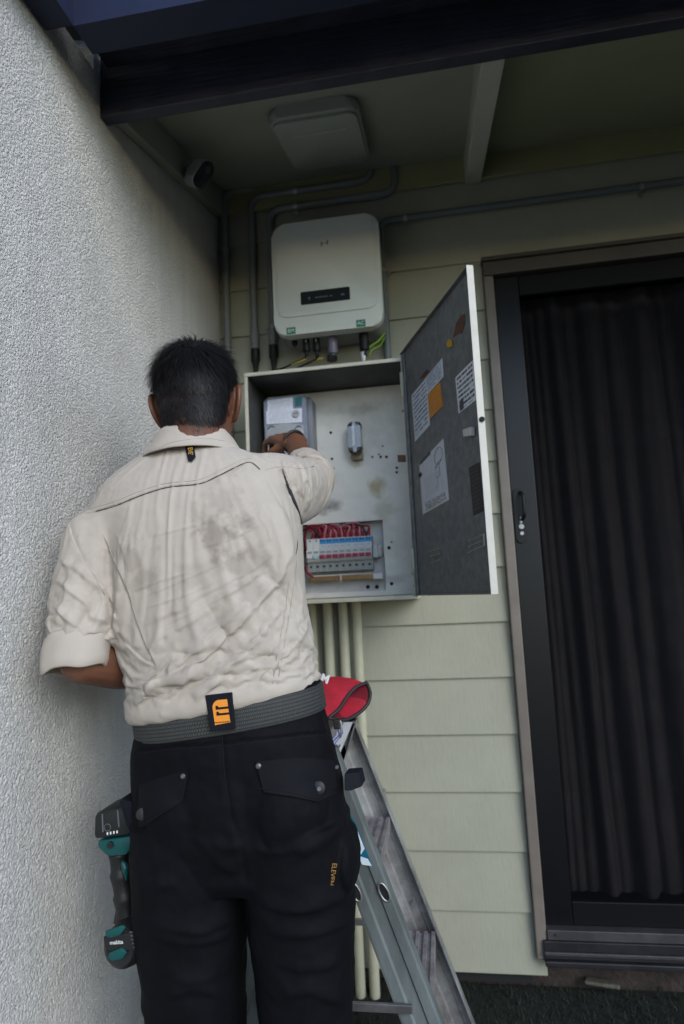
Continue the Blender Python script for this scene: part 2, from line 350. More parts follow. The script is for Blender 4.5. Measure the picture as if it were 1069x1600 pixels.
def add_tube(bm, pts, rad, seg=12, cap=True, round_cap=False, flat=None):
    """tube through pts; rad number or list; flat = list of (ra, rb) factors with up-vector"""
    pts = [Vector(p) for p in pts]; n = len(pts)
    R = [rad]*n if not hasattr(rad, '__len__') else list(rad)
    if round_cap:
        t0 = (pts[0]-pts[1]).normalized(); t1 = (pts[-1]-pts[-2]).normalized()
        pre = [(pts[0]+t0*R[0]*math.sin(a), R[0]*math.cos(a)) for a in (1.45, 1.1, 0.75, 0.38)]
        post = [(pts[-1]+t1*R[-1]*math.sin(a), R[-1]*math.cos(a)) for a in (0.38, 0.75, 1.1, 1.45)]
        pts = [p for p, _ in pre]+pts+[p for p, _ in post]; R = [r for _, r in pre]+R+[r for _, r in post]; n = len(pts)
    rings = []; a = None
    for i in range(n):
        t = (pts[min(i+1, n-1)]-pts[max(i-1, 0)]).normalized()
        if a is None: a, b = frame_of(t)
        else:
            a = (a - t*a.dot(t)).normalized(); b = a.cross(t).normalized()
        fa, fb = (1, 1) if flat is None else flat
        rings.append([bm.verts.new(pts[i]+a*(R[i]*fa*math.cos(2*math.pi*k/seg))+b*(R[i]*fb*math.sin(2*math.pi*k/seg))) for k in range(seg)])
    for i in range(n-1):
        for k in range(seg):
            bm.faces.new((rings[i][k], rings[i][(k+1) % seg], rings[i+1][(k+1) % seg], rings[i+1][k]))
    if cap:
        bm.faces.new(rings[0][::-1]); bm.faces.new(rings[-1])
    return bm
def tube(*a, **k): return add_tube(B(), *a, **k)
def bend(pts, r=0.04, n=5):
    """round the corners of a polyline"""
    pts = [Vector(p) for p in pts]; out = [pts[0]]
    for i in range(1, len(pts)-1):
        a = (pts[i-1]-pts[i]); b = (pts[i+1]-pts[i]); d = min(r, a.length*0.49, b.length*0.49)
        p0 = pts[i]+a.normalized()*d; p2 = pts[i]+b.normalized()*d
        for k in range(n+1):
            t = k/n; out.append(p0*(1-t)**2+pts[i]*2*t*(1-t)+p2*t*t)
    return out+[pts[-1]]
def smooth_line(pts, n=6):
    """Catmull-Rom through pts"""
    P = [Vector(p) for p in pts]; P = [P[0]*2-P[1]]+P+[P[-1]*2-P[-2]]; out = []
    for i in range(1, len(P)-2):
        for k in range(n):
            t = k/n
            out.append(0.5*((2*P[i])+(P[i+1]-P[i-1])*t+(2*P[i-1]-5*P[i]+4*P[i+1]-P[i+2])*t*t+(3*P[i]-P[i-1]-3*P[i+1]+P[i+2])*t**3))
    return out+[P[-2]]
def add_loft(bm, rings, cap=True):
    vr = [[bm.verts.new(p) for p in r] for r in rings]; n = len(vr[0])
    for i in range(len(vr)-1):
        for k in range(n): bm.faces.new((vr[i][k], vr[i][(k+1) % n], vr[i+1][(k+1) % n], vr[i+1][k]))
    if cap: bm.faces.new(vr[0][::-1]); bm.faces.new(vr[-1])
    return bm
def ell(c, a, b, n=40, e=2.3):
    out = []
    for k in range(n):
        t = 2*math.pi*k/n; ct, st = math.cos(t), math.sin(t)
        out.append(c + a*math.copysign(abs(ct)**(2/e), ct) + b*math.copysign(abs(st)**(2/e), st))
    return out
def add_ball(bm, c, r, seg=24, M=None):
    rr = bmesh.ops.create_uvsphere(bm, u_segments=seg, v_segments=seg//2, radius=1)
    for v in rr['verts']:
        p = V(v.co.x*r[0], v.co.y*r[1], v.co.z*r[2])
        v.co = Vector(c) + (M @ p if M is not None else p)
    return bm
def prism(poly, vec, bev=0.0):
    """extrude a planar polygon (world points) by vec"""
    bm = B(); a = [bm.verts.new(p) for p in poly]; b = [bm.verts.new(Vector(p)+vec) for p in poly]; n = len(a)
    bm.faces.new(a[::-1]); bm.faces.new(b)
    for k in range(n): bm.faces.new((a[k], a[(k+1) % n], b[(k+1) % n], b[k]))
    if bev:
        bmesh.ops.bevel(bm, geom=list(bm.edges), offset=bev, segments=2, affect='EDGES', profile=0.5)
    return bm
def rrect(w_, h_, r, n=6):
    out = []
    for cx, cy, a0 in ((w_/2-r, h_/2-r, 0), (-w_/2+r, h_/2-r, 90), (-w_/2+r, -h_/2+r, 180), (w_/2-r, -h_/2+r, 270)):
        for k in range(n+1):
            a = math.radians(a0+90*k/n); out.append((cx+r*math.cos(a), cy+r*math.sin(a)))
    return out
def slab(c, X, Z, N, w_, h_, th, r=0.0, bev=0.0):
    """rounded rectangle plate: centre c of its back, axes X, Z, thickness th along N"""
    poly = rrect(w_, h_, r) if r else [(w_/2, h_/2), (-w_/2, h_/2), (-w_/2, -h_/2), (w_/2, -h_/2)]
    return prism([c+X*x+Z*z for x, z in poly], N*th, bev)
def sheet(corners, N, th=0.0006, m=None, name='label', parent=None, label=None):
    """a flat printed sheet with UVs: corners top-left, top-right, bottom-right, bottom-left"""
    bm = B(); c = [Vector(p)+N*th for p in corners]; b_ = [Vector(p) for p in corners]
    vt = [bm.verts.new(p) for p in c]; vb = [bm.verts.new(p) for p in b_]
    f = bm.faces.new(vt); uvl = bm.loops.layers.uv.new('UVMap')
    for lp, uvc in zip(f.loops, ((0, 1), (1, 1), (1, 0), (0, 0))): lp[uvl].uv = uvc
    for k in range(4): bm.faces.new((vt[k], vt[(k+1) % 4], vb[(k+1) % 4], vb[k]))
    bm.faces.new(vb[::-1])
    o = obj(name, bm, m, parent)
    if label: o['label'] = label
    return o
def text_mesh(body, size, O, X, Z, m, parent, name='lettering', th=0.0005, align='CENTER', bold=0.0, sx=1.0):
    cu = bpy.data.curves.new('lettering', 'FONT'); cu.body = body; cu.size = size; cu.align_x = align; cu.align_y = 'CENTER'; cu.extrude = th; cu.resolution_u = 3; cu.offset = bold
    t = bpy.data.objects.new('lettering_draft', cu); COL.objects.link(t)
    dg = bpy.context.evaluated_depsgraph_get(); me = bpy.data.meshes.new_from_object(t.evaluated_get(dg))
    bpy.data.objects.remove(t); bpy.data.curves.remove(cu)
    X = X.normalized(); Z = Z.normalized(); N = X.cross(Z)
    me.transform(Matrix(((X.x*sx, Z.x, N.x, O.x), (X.y*sx, Z.y, N.y, O.y), (X.z*sx, Z.z, N.z, O.z), (0, 0, 0, 1))))
    return obj(name, me, m, parent)
def copy_part(o, parent, d):
    c = o.copy(); COL.objects.link(c); c.parent = parent; c.location = o.location + d
    for ch in [x for x in bpy.data.objects if x.parent == o]:
        k = ch.copy(); COL.objects.link(k); k.parent = c
    return c
def voxel(bms, size, smooth=2, fac=0.5):
    """join closed shapes into one continuous surface"""
    me = bpy.data.meshes.new('draft')
    bm = B()
    for b in bms:
        bmesh.ops.recalc_face_normals(b, faces=b.faces)
        t = bpy.data.meshes.new('t'); b.to_mesh(t); b.free(); bm.from_mesh(t); bpy.data.meshes.remove(t)
    bm.to_mesh(me); bm.free()
    o = bpy.data.objects.new('draft', me); COL.objects.link(o)
    r = o.modifiers.new('r', 'REMESH'); r.mode = 'VOXEL'; r.voxel_size = size; r.use_smooth_shade = True
    if smooth:
        s = o.modifiers.new('s', 'SMOOTH'); s.factor = fac; s.iterations = smooth
    dg = bpy.context.evaluated_depsgraph_get(); out = bpy.data.meshes.new_from_object(o.evaluated_get(dg))
    bpy.data.objects.remove(o); bpy.data.meshes.remove(me)
    return out
def mesh_np(me):
    n = len(me.vertices); co = np.empty(n*3); me.vertices.foreach_get('co', co)
    no = np.empty(n*3); me.vertices.foreach_get('normal', no); return co.reshape(-1, 3), no.reshape(-1, 3)
def set_co(me, co):
    me.vertices.foreach_set('co', co.ravel()); me.update()
def set_attr(me, name, val):
    a = me.attributes.new(name, 'FLOAT', 'POINT'); a.data.foreach_set('value', val.astype(np.float32))
def facing(co, no):
    d = np.array(CAM)-co; d /= np.linalg.norm(d, axis=1)[:, None]; return (no*d).sum(1)
def seg_dist(u, v, line):
    """distance (signed: + to the left-hand/upper side) to a drawn line, and the share of its length"""
    L = np.array(line, float); best = np.full(len(u), 1e9); sg = np.zeros(len(u)); tt = np.zeros(len(u))
    ls = np.hypot(*np.diff(L, axis=0).T); tot = ls.sum(); acc = 0
    for i in range(len(L)-1):
        p, q = L[i], L[i+1]; d = q-p; l2 = d @ d
        t = np.clip(((u-p[0])*d[0]+(v-p[1])*d[1])/l2, 0, 1)
        ex = u-(p[0]+t*d[0]); ey = v-(p[1]+t*d[1]); dist = np.hypot(ex, ey)
        s = np.sign(d[0]*ey-d[1]*ex)
        k = dist < best; best[k] = dist[k]; sg[k] = s[k]; tt[k] = (acc+t[k]*ls[i])/tot; acc += ls[i]
    return best, sg, tt
def curve_px(line, n=5):
    return [(p.x, p.y) for p in smooth_line([V(a, b, 0) for a, b in line], n)]
def fold(u, v, wgt, line, h, w1, w2, taper=True, ends=0.18):
    """a fold along line: height h, width w1 on its - side, w2 on its + side (survey pixels)"""
    L = curve_px(line)
    d, s, t = seg_dist(u, v, L)
    ww = np.where(s > 0, w2, w1)
    g = h*np.exp(-(d/ww)**2)
    if taper: g = g*np.clip(t/ends, 0, 1)*np.clip((1-t)/ends, 0, 1)
    return g*wgt
def fbm(P, sc, octv=3, seed=0.0):
    P = np.asarray(P)*sc
    return np.array([noise.fractal(V(p[0]+seed, p[1]-seed, p[2]+2*seed), 0.8, 2.0, octv) for p in P])

# ================================================================== SETTING
XL = -0.768                      # face of the stucco wall
g = B(); bmesh.ops.create_grid(g, x_segments=1, y_segments=1, size=120)
tag(obj('ground', g, 'turf'), kind='structure')
# low grass near the house
gb = B()
rg = random.Random(3)
for k in range(9000):
    x = rg.uniform(-0.76, 1.5); y = -1.0+1.06*rg.random()**0.8
    h = rg.uniform(0.012, 0.032); a = rg.uniform(0, 6.28); wd = 0.0016
    lx, ly = rg.gauss(0, 0.008), rg.gauss(0, 0.008)
    p0 = gb.verts.new((x-wd*math.cos(a), y-wd*math.sin(a), 0)); p1 = gb.verts.new((x+wd*math.cos(a), y+wd*math.sin(a), 0)); p2 = gb.verts.new((x+lx, y+ly, h))
    gb.faces.new((p0, p1, p2))
tag(obj('grass', gb, 'grass_blade'), 'short dark green turf growing at the foot of the wall', 'grass', kind='stuff')

# stucco wall on the left
sw = B(); add_box(sw, (-1.05, -4.2, 0), (XL, 0.35, 2.56)); add_box(sw, (-1.05, -0.88, 2.5605), (XL, 0.35, 2.98))
solid('stucco_wall', sw, 'stucco', 'rough pale grey stucco wall running along the left of the worker', 'wall', (-0.9, -1.9, 0))

# weatherboard wall
ww = thing('weatherboard_wall', 'cream painted weatherboard wall behind the open electrical box', 'wall', (0, 0.03, 0.06))
def board_mesh(x0, x1, z0, h=0.18, lap=0.022):
    prof = [(0.0, z0), (0.0, z0+0.004), (0.0115, z0+h+lap), (0.0235, z0+h+lap), (0.0135, z0)]
    return prism([V(x0, y, z) for y, z in prof], V(x1-x0, 0, 0))
for i in range(15):
    z0 = 0.06+0.18*i
    jig = (rg.uniform(-1, 1)*0.0006)
    if z0 < 2.38:
        obj('weatherboard', board_mesh(XL+0.001, 0.2345 if i == 0 else 0.203, z0+jig), 'board_paint', ww)
        obj('weatherboard', board_mesh(1.56, 2.6, z0+jig), 'board_paint', ww)
    else:
        obj('weatherboard', board_mesh(XL+0.001, 2.6, z0+jig, lap=0.01 if i == 14 else 0.022), 'board_paint', ww)
obj('frieze_board', box((XL+0.002, -0.016, 2.705), (2.6, -0.001, 2.83), 0.002), 'trim_paint', ww)
obj('backing', box((XL+0.002, 0.03, 0.02), (0.19, 0.12, 2.9)), 'interior_dark', ww)
obj('backing', box((1.57, 0.03, 0.02), (2.6, 0.12, 2.9)), 'interior_dark', ww)
obj('backing', box((0.19, 0.03, 2.4), (1.57, 0.12, 2.9)), 'interior_dark', ww)
fb = B(); add_box(fb, (XL+0.002, 0.055, -0.05), (2.6, 0.12, 0.10))
solid('foundation_wall', fb, 'foundation', 'dark brown foundation strip under the wall and the door sill', 'foundation', (0.6, 0.08, 0))

# veranda roof over the box
rf = thing('veranda_roof', 'veranda roof with dark beam and pale sloping lining over the inverter', 'roof', (0.2, -0.4, 2.5))
SL = 0.27
def slope_prism(x0, x1, y0, y1, zb, th):
    P = [V(x0, y0, zb+SL*y0), V(x0, y1, zb+SL*y1), V(x0, y1, zb+SL*y1+th), V(x0, y0, zb+SL*y0+th)]
    return prism(P, V(x1-x0, 0, 0), 0.002)
obj('beam', box((XL+0.001, -0.852, 2.454), (2.4, -0.818, 2.68), 0.003), 'dark_beam', rf)
obj('ceiling_panel', slope_prism(XL+0.001, 0.19, -0.83, -0.0005, 2.80, 0.012), 'ceiling_paint', rf)
obj('ceiling_panel', slope_prism(0.2, 2.4, -0.83, -0.0005, 2.80, 0.012), 'ceiling_olive', rf)
obj('rafter', slope_prism(0.168, 0.222, -0.817, -0.003, 2.695, 0.103), 'rafter_paint', rf)
obj('rafter', slope_prism(1.37, 1.424, -0.817, -0.003, 2.695, 0.103), 'rafter_paint', rf)
obj('edge_rafter', slope_prism(XL+0.0015, -0.735, -0.817, -0.003, 2.70, 0.098), 'ceiling_paint', rf)
obj('eave_lining', box((XL+0.02, -1.0, 2.585), (2.4, -0.853, 2.60)), 'dark_beam', rf)
gt = [(-1.075, 2.478), (-1.0, 2.478), (-1.0, 2.61), (-1.006, 2.61), (-1.006, 2.486), (-1.069, 2.486), (-1.073, 2.575), (-1.066, 2.598), (-1.074, 2.602), (-1.082, 2.585)]
obj('gutter', prism([V(-0.70, y, z) for y, z in gt], V(3.1, 0, 0)), 'gutter_metal', rf)
obj('roof_sheet', prism([V(-0.70, -1.07, 2.615), V(-0.70, 3.0, 2.615+SL*4.07), V(-0.70, 3.0, 2.64+SL*4.07), V(-0.70, -1.07, 2.64)], V(3.3, 0, 0)), 'roof_metal', rf)
sr = thing('side_roof', 'blue grey gutter and eave along the top of the stucco wall', 'roof', (-0.72, -1.5, 2.5))
obj('gutter', prism([V(x, -4.2, z) for x, z in ((-0.70, 2.478), (-0.70, 2.60), (-0.706, 2.60), (-0.706, 2.486), (-0.7635, 2.486), (-0.7635, 2.478))], V(0, 3.124, 0)), 'gutter_metal', sr)
obj('roof_sheet', prism([V(-0.70, -4.2, 2.615), V(-3.5, -4.2, 3.2), V(-3.5, -4.2, 3.23), V(-0.70, -4.2, 2.64)], V(0, 3.31, 0)), 'roof_metal', sr)

# sliding security door
dr = thing('sliding_door', 'black sliding screen door with a dark grey curtain behind it', 'door', (0.6, 0, 0.1))
dh, dz0, dz1 = 0.05, 0.115, 2.383
def jamb(x0, x1): return box((x0, -0.022, dz0), (x1, 0.05, dz1-0.051), 0.004)
obj('jamb', jamb(0.2045, 0.238), 'frame_paint', dr)
obj('jamb', jamb(1.525, 1.558), 'frame_paint', dr)
obj('head', box((0.2045, -0.024, dz1-0.05), (1.558, 0.05, dz1), 0.004), 'frame_dark', dr)
obj('head_cap', box((0.200, -0.034, dz1+0.0005), (1.562, 0.02, dz1+0.014), 0.002), 'frame_dark', dr)
# moving leaf
def leaf(x0, x1, y0, par):
    t = 0.028
    obj('stile', box((x0, y0, 0.205), (x0+0.083, y0+t, dz1-0.052), 0.003), 'black_powder', par)
    obj('stile', box((x1-0.083, y0, 0.205), (x1, y0+t, dz1-0.052), 0.003), 'black_powder', par)
    obj('rail', box((x0+0.0835, y0+0.001, dz1-0.125), (x1-0.0835, y0+t-0.001, dz1-0.053), 0.003), 'black_rail', par)
    obj('rail', box((x0+0.0835, y0+0.001, 0.205), (x1-0.0835, y0+t-0.001, 0.275), 0.003), 'black_rail', par)
    obj('screen', box((x0+0.083, y0+0.013, 0.27), (x1-0.083, y0+0.0138, dz1-0.14)), 'fly_screen', par)
leaf(0.240, 1.06, 0.002, dr)
leaf(1.01, 1.523, 0.033, dr)
# handle with lock on the stile
hc = at(812, 806, 0.002)
hp = slab(hc, V(1, 0, 0), V(0, 0, 1), V(0, -1, 0), 0.034, 0.185, 0.008, 0.016, 0.002)
hb = obj('handle_plate', hp, 'black_plastic', dr)
obj('pull', tube(bend([hc+V(0.006, -0.006, 0.078), hc+V(0.012, -0.036, 0.07), hc+V(0.012, -0.036, -0.005), hc+V(0.006, -0.006, -0.014)], 0.02), 0.006, 10), 'black_plastic', hb, True)
for dz, r in ((-0.037, 0.0085), (-0.060, 0.006), (-0.022, 0.004), (-0.008, 0.003)):
    obj('lock_cylinder' if r > 0.007 else 'screw', tube([hc+V(0.002, -0.007, dz), hc+V(0.002, -0.0125, dz)], r, 16), 'saddle_metal', hb, True, 40)
# sill: stepped aluminium tracks
obj('sill_track', box((0.239, -0.028, 0.176), (1.523, 0.06, 0.2045), 0.002), 'sill_strip', dr)
obj('sill_track', box((0.226, -0.034, 0.148), (1.535, 0.05, 0.1755), 0.002), 'track_metal', dr)
obj('sill_track', box((0.226, -0.040, 0.137), (1.535, 0.04, 0.1475), 0.002), 'sill_strip', dr)
obj('sill_track', box((0.226, -0.032, 0.125), (1.535, 0.04, 0.1365), 0.002), 'interior_dark', dr)
obj('sill_track', box((0.226, -0.046, 0.108), (1.535, 0.04, 0.1245), 0.003), 'track_metal', dr)
obj('screw', tube([V(0.262, -0.028, 0.192), V(0.262, -0.031, 0.192)], 0.004, 10), 'interior_dark', dr)
# curtain
cu = B(); nx, nz = 420, 30; cv = []
rc = random.Random(8)
fx = [(0.036+0.028*rc.random(), rc.random()*6.28, rc.uniform(0.6, 1.2)) for _ in range(5)]
PLEAT = [0.22, 0.25, 0.278, 0.300, 0.318, 0.340, 0.362, 0.39, 0.43, 0.49, 0.53, 0.62, 0.68, 0.80, 0.85, 0.96, 1.01, 1.12, 1.22, 1.3, 1.38, 1.45, 1.54, 1.62]
PAMP = [rc.uniform(0.35, 1.0) for _ in PLEAT]
def cfold(x, z):
    s = (z-0.27)/2.0
    xx = x+0.030*(1-s)*math.sin(5.5*x+1.0)*0.6+0.006*math.sin(3*s+x*11)+0.004*noise.noise(V(x*9, z*1.6, 3.0))
    for i in range(len(PLEAT)-1):
        if PLEAT[i] <= xx < PLEAT[i+1]:
            t = (xx-PLEAT[i])/(PLEAT[i+1]-PLEAT[i]); w_ = PLEAT[i+1]-PLEAT[i]
            return min(0.06, 0.70*w_)*PAMP[i]*(0.5-0.5*math.cos(2*math.pi*(t+0.07*math.sin(2*math.pi*t))))+0.012*noise.noise(V(x*16, z*2.0, 7.0))+0.004*noise.noise(V(x*40, z*6, 7.0))
    return 0.0
for j in range(nz+1):
    z = 0.245+(dz1-0.2-0.245+0.1)*j/nz; row = []
    for i in range(nx+1):
        x = 0.285+1.25*i/nx; row.append(cu.verts.new((x, 0.150-cfold(x, z), z)))
    cv.append(row)
for j in range(nz):
    for i in range(nx): cu.faces.new((cv[j][i], cv[j][i+1], cv[j+1][i+1], cv[j+1][i]))
solid('curtain', cu, 'curtain_cloth', 'dark grey pleated curtain hanging behind the screen door', 'curtain', (0.9, 0.155, 2.2), smooth=True)
rm = B(); add_box(rm, (0.0, 0.17, 0.0), (2.2, 2.4, 2.6)); 
for f in list(rm.faces):
    if f.calc_center_median().y < 0.18: rm.faces.remove(f)
tag(obj('dark_room', rm, 'interior_dark'), kind='structure')

# pale chip under the sill
ch = B()
add_box(ch, (-0.06, -0.016, -0.009), (0.06, 0.016, 0.009), 0.005, 2)
for v in ch.verts: v.co.x *= 0.8; v.co.z *= 0.6; v.co += V(noise.noise(v.co*60)*0.008, noise.noise(v.co*60+V(5, 0, 0))*0.008, noise.noise(v.co*50+V(0, 9, 0))*0.006); v.co = Matrix.Rotation(math.radians(-8), 3, 'Z') @ v.co + V(0.395, 0.02, 0.034)
solid('wood_chip', ch, 'pale_chip', 'pale splinter of wood lying on the soil below the door sill', 'wood chip', (0.395, 0.02, 0.022))

# ================================================================== WALL EQUIPMENT
NB = V(0, -1, 0)                 # out of the wall
YC = -0.020                      # centre line of surface conduits
def saddle(p, along, parent, r=0.0135):
    """two-lug saddle clip over a conduit at p"""
    side = along.cross(NB).normalized(); a = along.normalized()
    bm = B()
    arc = [p+side*(r*1.12*math.cos(t))+NB*(r*1.12*math.sin(t)) for t in [math.pi*k/10 for k in range(11)]]
    poly = [p+side*(r*2.3)-NB*0.0175]+[p+side*(r*1.12)-NB*0.0175]+arc+[p-side*(r*1.12)-NB*0.0175]+[p-side*(r*2.3)-NB*0.0175]
    out = [p+side*(r*2.3)-NB*0.0155]+[p+side*(r*1.3)-NB*0.0155]+[p+side*(r*1.3*math.cos(t))+NB*(r*1.3*math.sin(t)) for t in [math.pi*k/10 for k in range(11)]]+[p-side*(r*1.3)-NB*0.0155]+[p-side*(r*2.3)-NB*0.0155]
    a0 = [[bm.verts.new(q+a*s) for q in poly] for s in (-0.007, 0.007)]; b0 = [[bm.verts.new(q+a*s) for q in out] for s in (-0.007, 0.007)]
    for A in (a0, b0):
        for k in range(len(poly)-1): bm.faces.new((A[0][k], A[0][k+1], A[1][k+1], A[1][k]))
    for s in (0, 1):
        for k in range(len(poly)-1): bm.faces.new((a0[s][k], a0[s][k+1], b0[s][k+1], b0[s][k]))
    return obj('saddle', bm, 'saddle_metal', parent)
def conduit(label, pts, rad, m, loc, group, clips=(), br=0.045, sleeves=(), gland=None):
    t = thing('conduit', label, 'conduit', loc, group)
    P = bend(pts, br, 6)
    obj('pipe', tube(P, rad, 14), m, t, True, 50)
    for p, d in clips: saddle(p, d, t, rad)
    for a, b_ in sleeves: obj('coupling', tube([a, b_], rad*1.18, 14), m, t, True, 50)
    if gland is not None:
        obj('gland', tube([gland, gland-V(0, 0, 0.045), gland-V(0, 0, 0.05), gland-V(0, 0, 0.09)], [rad*1.25, rad*1.25, rad*0.95, rad*0.5], 12), 'black_plastic', t, True, 40)
    return t
GC = 'grey conduits feeding the inverter and electrical box'
up = V(0, 0, 1); ex = V(1, 0, 0)
a = at(353, 430, YC)
A0 = V(a.x, YC, 0.02); A1 = V(a.x, YC, at(353, 300, YC).z); A2 = at(388, 289, YC); A2.z = A1.z
conduit('grey conduit nearest the stucco wall, rising to an elbow under the lining', [A0, A1, V(A2.x+0.02, YC, A1.z), V(A2.x+0.02, YC+0.05, A1.z)], 0.0135, 'conduit_grey', A0, GC,
        clips=[(V(a.x, YC, at(353, 392, YC).z), up)], br=0.05, sleeves=[(A1-V(0, 0, 0.10), A1-V(0, 0, 0.055))])
b0 = at(399, 546, YC); bt = at(398, 308, YC); bx = b0.x
bh = at(562, 286, YC)
conduit('grey conduit with a black gland, upper of the two that bend over the inverter', [V(bx, YC, b0.z), V(bx, YC, bt.z), V(bh.x+0.045, YC, bt.z), V(bh.x+0.045, YC, bt.z+0.16)], 0.0135, 'conduit_grey', V(bx, YC, b0.z), GC,
        br=0.055, sleeves=[(V(bx, YC, b0.z+0.02), V(bx, YC, b0.z+0.075)), (V(bh.x-0.08, YC, bt.z), V(bh.x-0.02, YC, bt.z))], gland=V(bx, YC, b0.z),
        clips=[(V(at(462, 300, YC).x, YC, bt.z), ex)])
c0 = at(427, 540, YC); ct = at(424, 328, YC)
chx = at(605, 300, YC).x
conduit('grey conduit with a black gland, lower of the two that bend over the inverter', [V(c0.x, YC, c0.z), V(c0.x, YC, ct.z), V(chx+0.03, YC, ct.z), V(chx+0.03, YC, ct.z+0.2)], 0.0135, 'conduit_grey', V(c0.x, YC, c0.z), GC,
        br=0.055, sleeves=[(V(c0.x, YC, c0.z+0.02), V(c0.x, YC, c0.z+0.075)), (V(chx-0.10, YC, ct.z), V(chx-0.03, YC, ct.z))], gland=V(c0.x, YC, c0.z),
        clips=[(V(at(462, 316, YC).x, YC, ct.z), ex), (V(c0.x, YC, at(428, 512, YC).z), up)])
d0 = at(606, 556, YC); dt_ = at(604, 345, YC); d1 = at(1069, 292, YC)
conduit('blue grey conduit right of the inverter, turning along the wall above the door', [V(d0.x, YC, d0.z-0.05), V(d0.x, YC, dt_.z), V(2.3, YC, dt_.z)], 0.0125, 'conduit_teal', V(d0.x, YC, d0.z-0.05), GC,
        clips=[(V(at(633, 340, YC).x, YC, dt_.z), ex), (V(d0.x, YC, at(606, 423, YC).z), up), (V(0.75, YC, dt_.z), ex)], br=0.04)
PG = 'cream conduits below the electrical box'
for u, lb in ((489, 'cream painted conduit below the box, first from the worker'), (514, 'cream painted conduit below the box, second from the worker'), (538, 'cream painted conduit below the box, third from the worker'), (559, 'cream painted conduit below the box, nearest the door')):
    p = at(u, 1000, -0.04)
    conduit(lb, [V(p.x, -0.04, 0.0), V(p.x, -0.04, 1.236)], 0.0165, 'conduit_cream', V(p.x, -0.04, 0), PG, sleeves=[(V(p.x, -0.04, 0.55), V(p.x, -0.04, 0.62))])

# ---- inverter
iF = -0.175
c1, c2, c3, c4 = at(427, 349, iF), at(593, 331, iF), at(597, 509, iF), at(424, 524, iF)
ix0, ix1 = (c1.x+c4.x)/2, (c2.x+c3.x)/2; iz0, iz1 = (c3.z+c4.z)/2, (c1.z+c2.z)/2
iw, ih = ix1-ix0, iz1-iz0; ic = V((ix0+ix1)/2, 0, (iz0+iz1)/2)
inv = thing('inverter', 'white solar inverter with a black display strip mounted above the electrical box', 'inverter', V(ic.x, -0.02, iz0))
obj('housing', slab(V(ic.x, -0.018, ic.z), ex, up, NB, iw-0.012, ih-0.012, 0.112, 0.035, 0.004), 'case_side', inv, True, 30)
obj('front_case', slab(V(ic.x, -0.1305, ic.z), ex, up, NB, iw, ih, 0.0405, 0.042, 0.010), 'case_white', inv, True, 30)
zg = at(510, 489, iF).z
pw, ph = iw-0.034, iz1-0.004-zg
obj('front_cover', slab(V(ic.x, -0.1712, zg+ph/2), ex, up, NB, pw, ph, 0.0042, 0.03, 0.002), 'case_white', inv, True, 30)
fy = -0.1755
s1, s2 = at(470, 466, fy), at(547, 459, fy)
scx = V((s1.x+s2.x)/2, fy, (s1.z+s2.z)/2)
scn = obj('display', slab(scx, ex, up, NB, s2.x-s1.x, 0.046, 0.0015, 0.004), 'screen_black', inv)
for dx, w_, h_ in ((-0.055, 0.006, 0.009), (-0.02, 0.03, 0.004), (0.0, 0.02, 0.004), (0.02, 0.008, 0.004), (0.06, 0.012, 0.006)):
    obj('display_mark', slab(scx+V(dx, -0.0016, -0.002), ex, up, NB, w_, h_, 0.0003), 'screen_grey', scn)
lg = at(507, 380, fy)
bm = B()
for lo, hi in (((-0.0125, -0.010), (-0.009, 0.007)), ((0.009, -0.006), (0.0125, 0.011)), ((-0.009, -0.002), (-0.002, 0.001)), ((0.002, -0.001), (0.009, 0.002))):
    add_box(bm, (lg.x+lo[0], fy-0.0008, lg.z+lo[1]), (lg.x+hi[0], fy-0.0001, lg.z+hi[1]))
obj('logo', bm, 'logo_grey', inv)
for (u, v), tx in (((455, 517), 'EM'), ((564, 505), 'AC')):
    p = at(u, v, -0.1712)
    st = obj('sticker', slab(p, ex, up, NB, 0.031, 0.024, 0.0006), 'sticker_green', inv)
    text_mesh(tx, 0.018, p+V(0, -0.0009, 0), ex, up, 'sticker_white', st, th=0.0002)
# connectors under the inverter
def plug(u, v0, v1, r, m, y=-0.10, tip=0.5):
    p0, p1 = at(u, v0, y), at(u, v1, y); p1.x = p0.x
    L = p0.z-p1.z
    return tube([V(p0.x, y, iz0+0.02), p0-V(0, 0, L*0.15), p0-V(0, 0, L*0.16), p0-V(0, 0, L*0.8), p0-V(0, 0, L*0.82), p1], [r*0.8, r*0.8, r, r, r*tip, r*tip], 12)
for u, v0, v1, r, m in ((460, 524, 542, 0.010, 'black_plastic'), (478, 522, 556, 0.013, 'black_plastic'), (494, 521, 556, 0.013, 'black_plastic'), (519, 518, 562, 0.017, 'gland_grey'), (568, 514, 556, 0.017, 'black_plastic')):
    cn = obj('connector', plug(u, v0, v1, r, m), m, inv, True, 40)
    if u in (478, 494):
        p = at(u, v0+8, -0.112); obj('latch', box((p.x-0.003, -0.1165, p.z-0.012), (p.x+0.003, -0.112, p.z+0.01), 0.001), 'conduit_grey', cn)
    if u == 568:
        p = at(u, v1, -0.10); obj('tip', tube([p+V(0, 0, 0.012), p-V(0, 0, 0.02)], [0.009, 0.006], 10), 'clear_end', cn, True)
    if u == 519:
        p = at(u, v1, -0.10); obj('cap_nut', tube([p+V(0, 0, 0.012), p-V(0, 0, 0.004)], 0.0185, 6), 'black_plastic', cn)
def cable(m, pts, r, label=None):
    return obj('cable', tube(smooth_line(pts, 6), r, 8), m, inv, True)
cable('black_plastic', [at(478, 554, -0.10), at(476, 560, -0.09), at(462, 566, -0.06), at(440, 576, -0.03), at(425, 578, -0.02)], 0.0035)
cable('black_plastic', [at(494, 554, -0.10), at(494, 561, -0.09), at(480, 568, -0.07), at(455, 580, -0.05)], 0.0035)
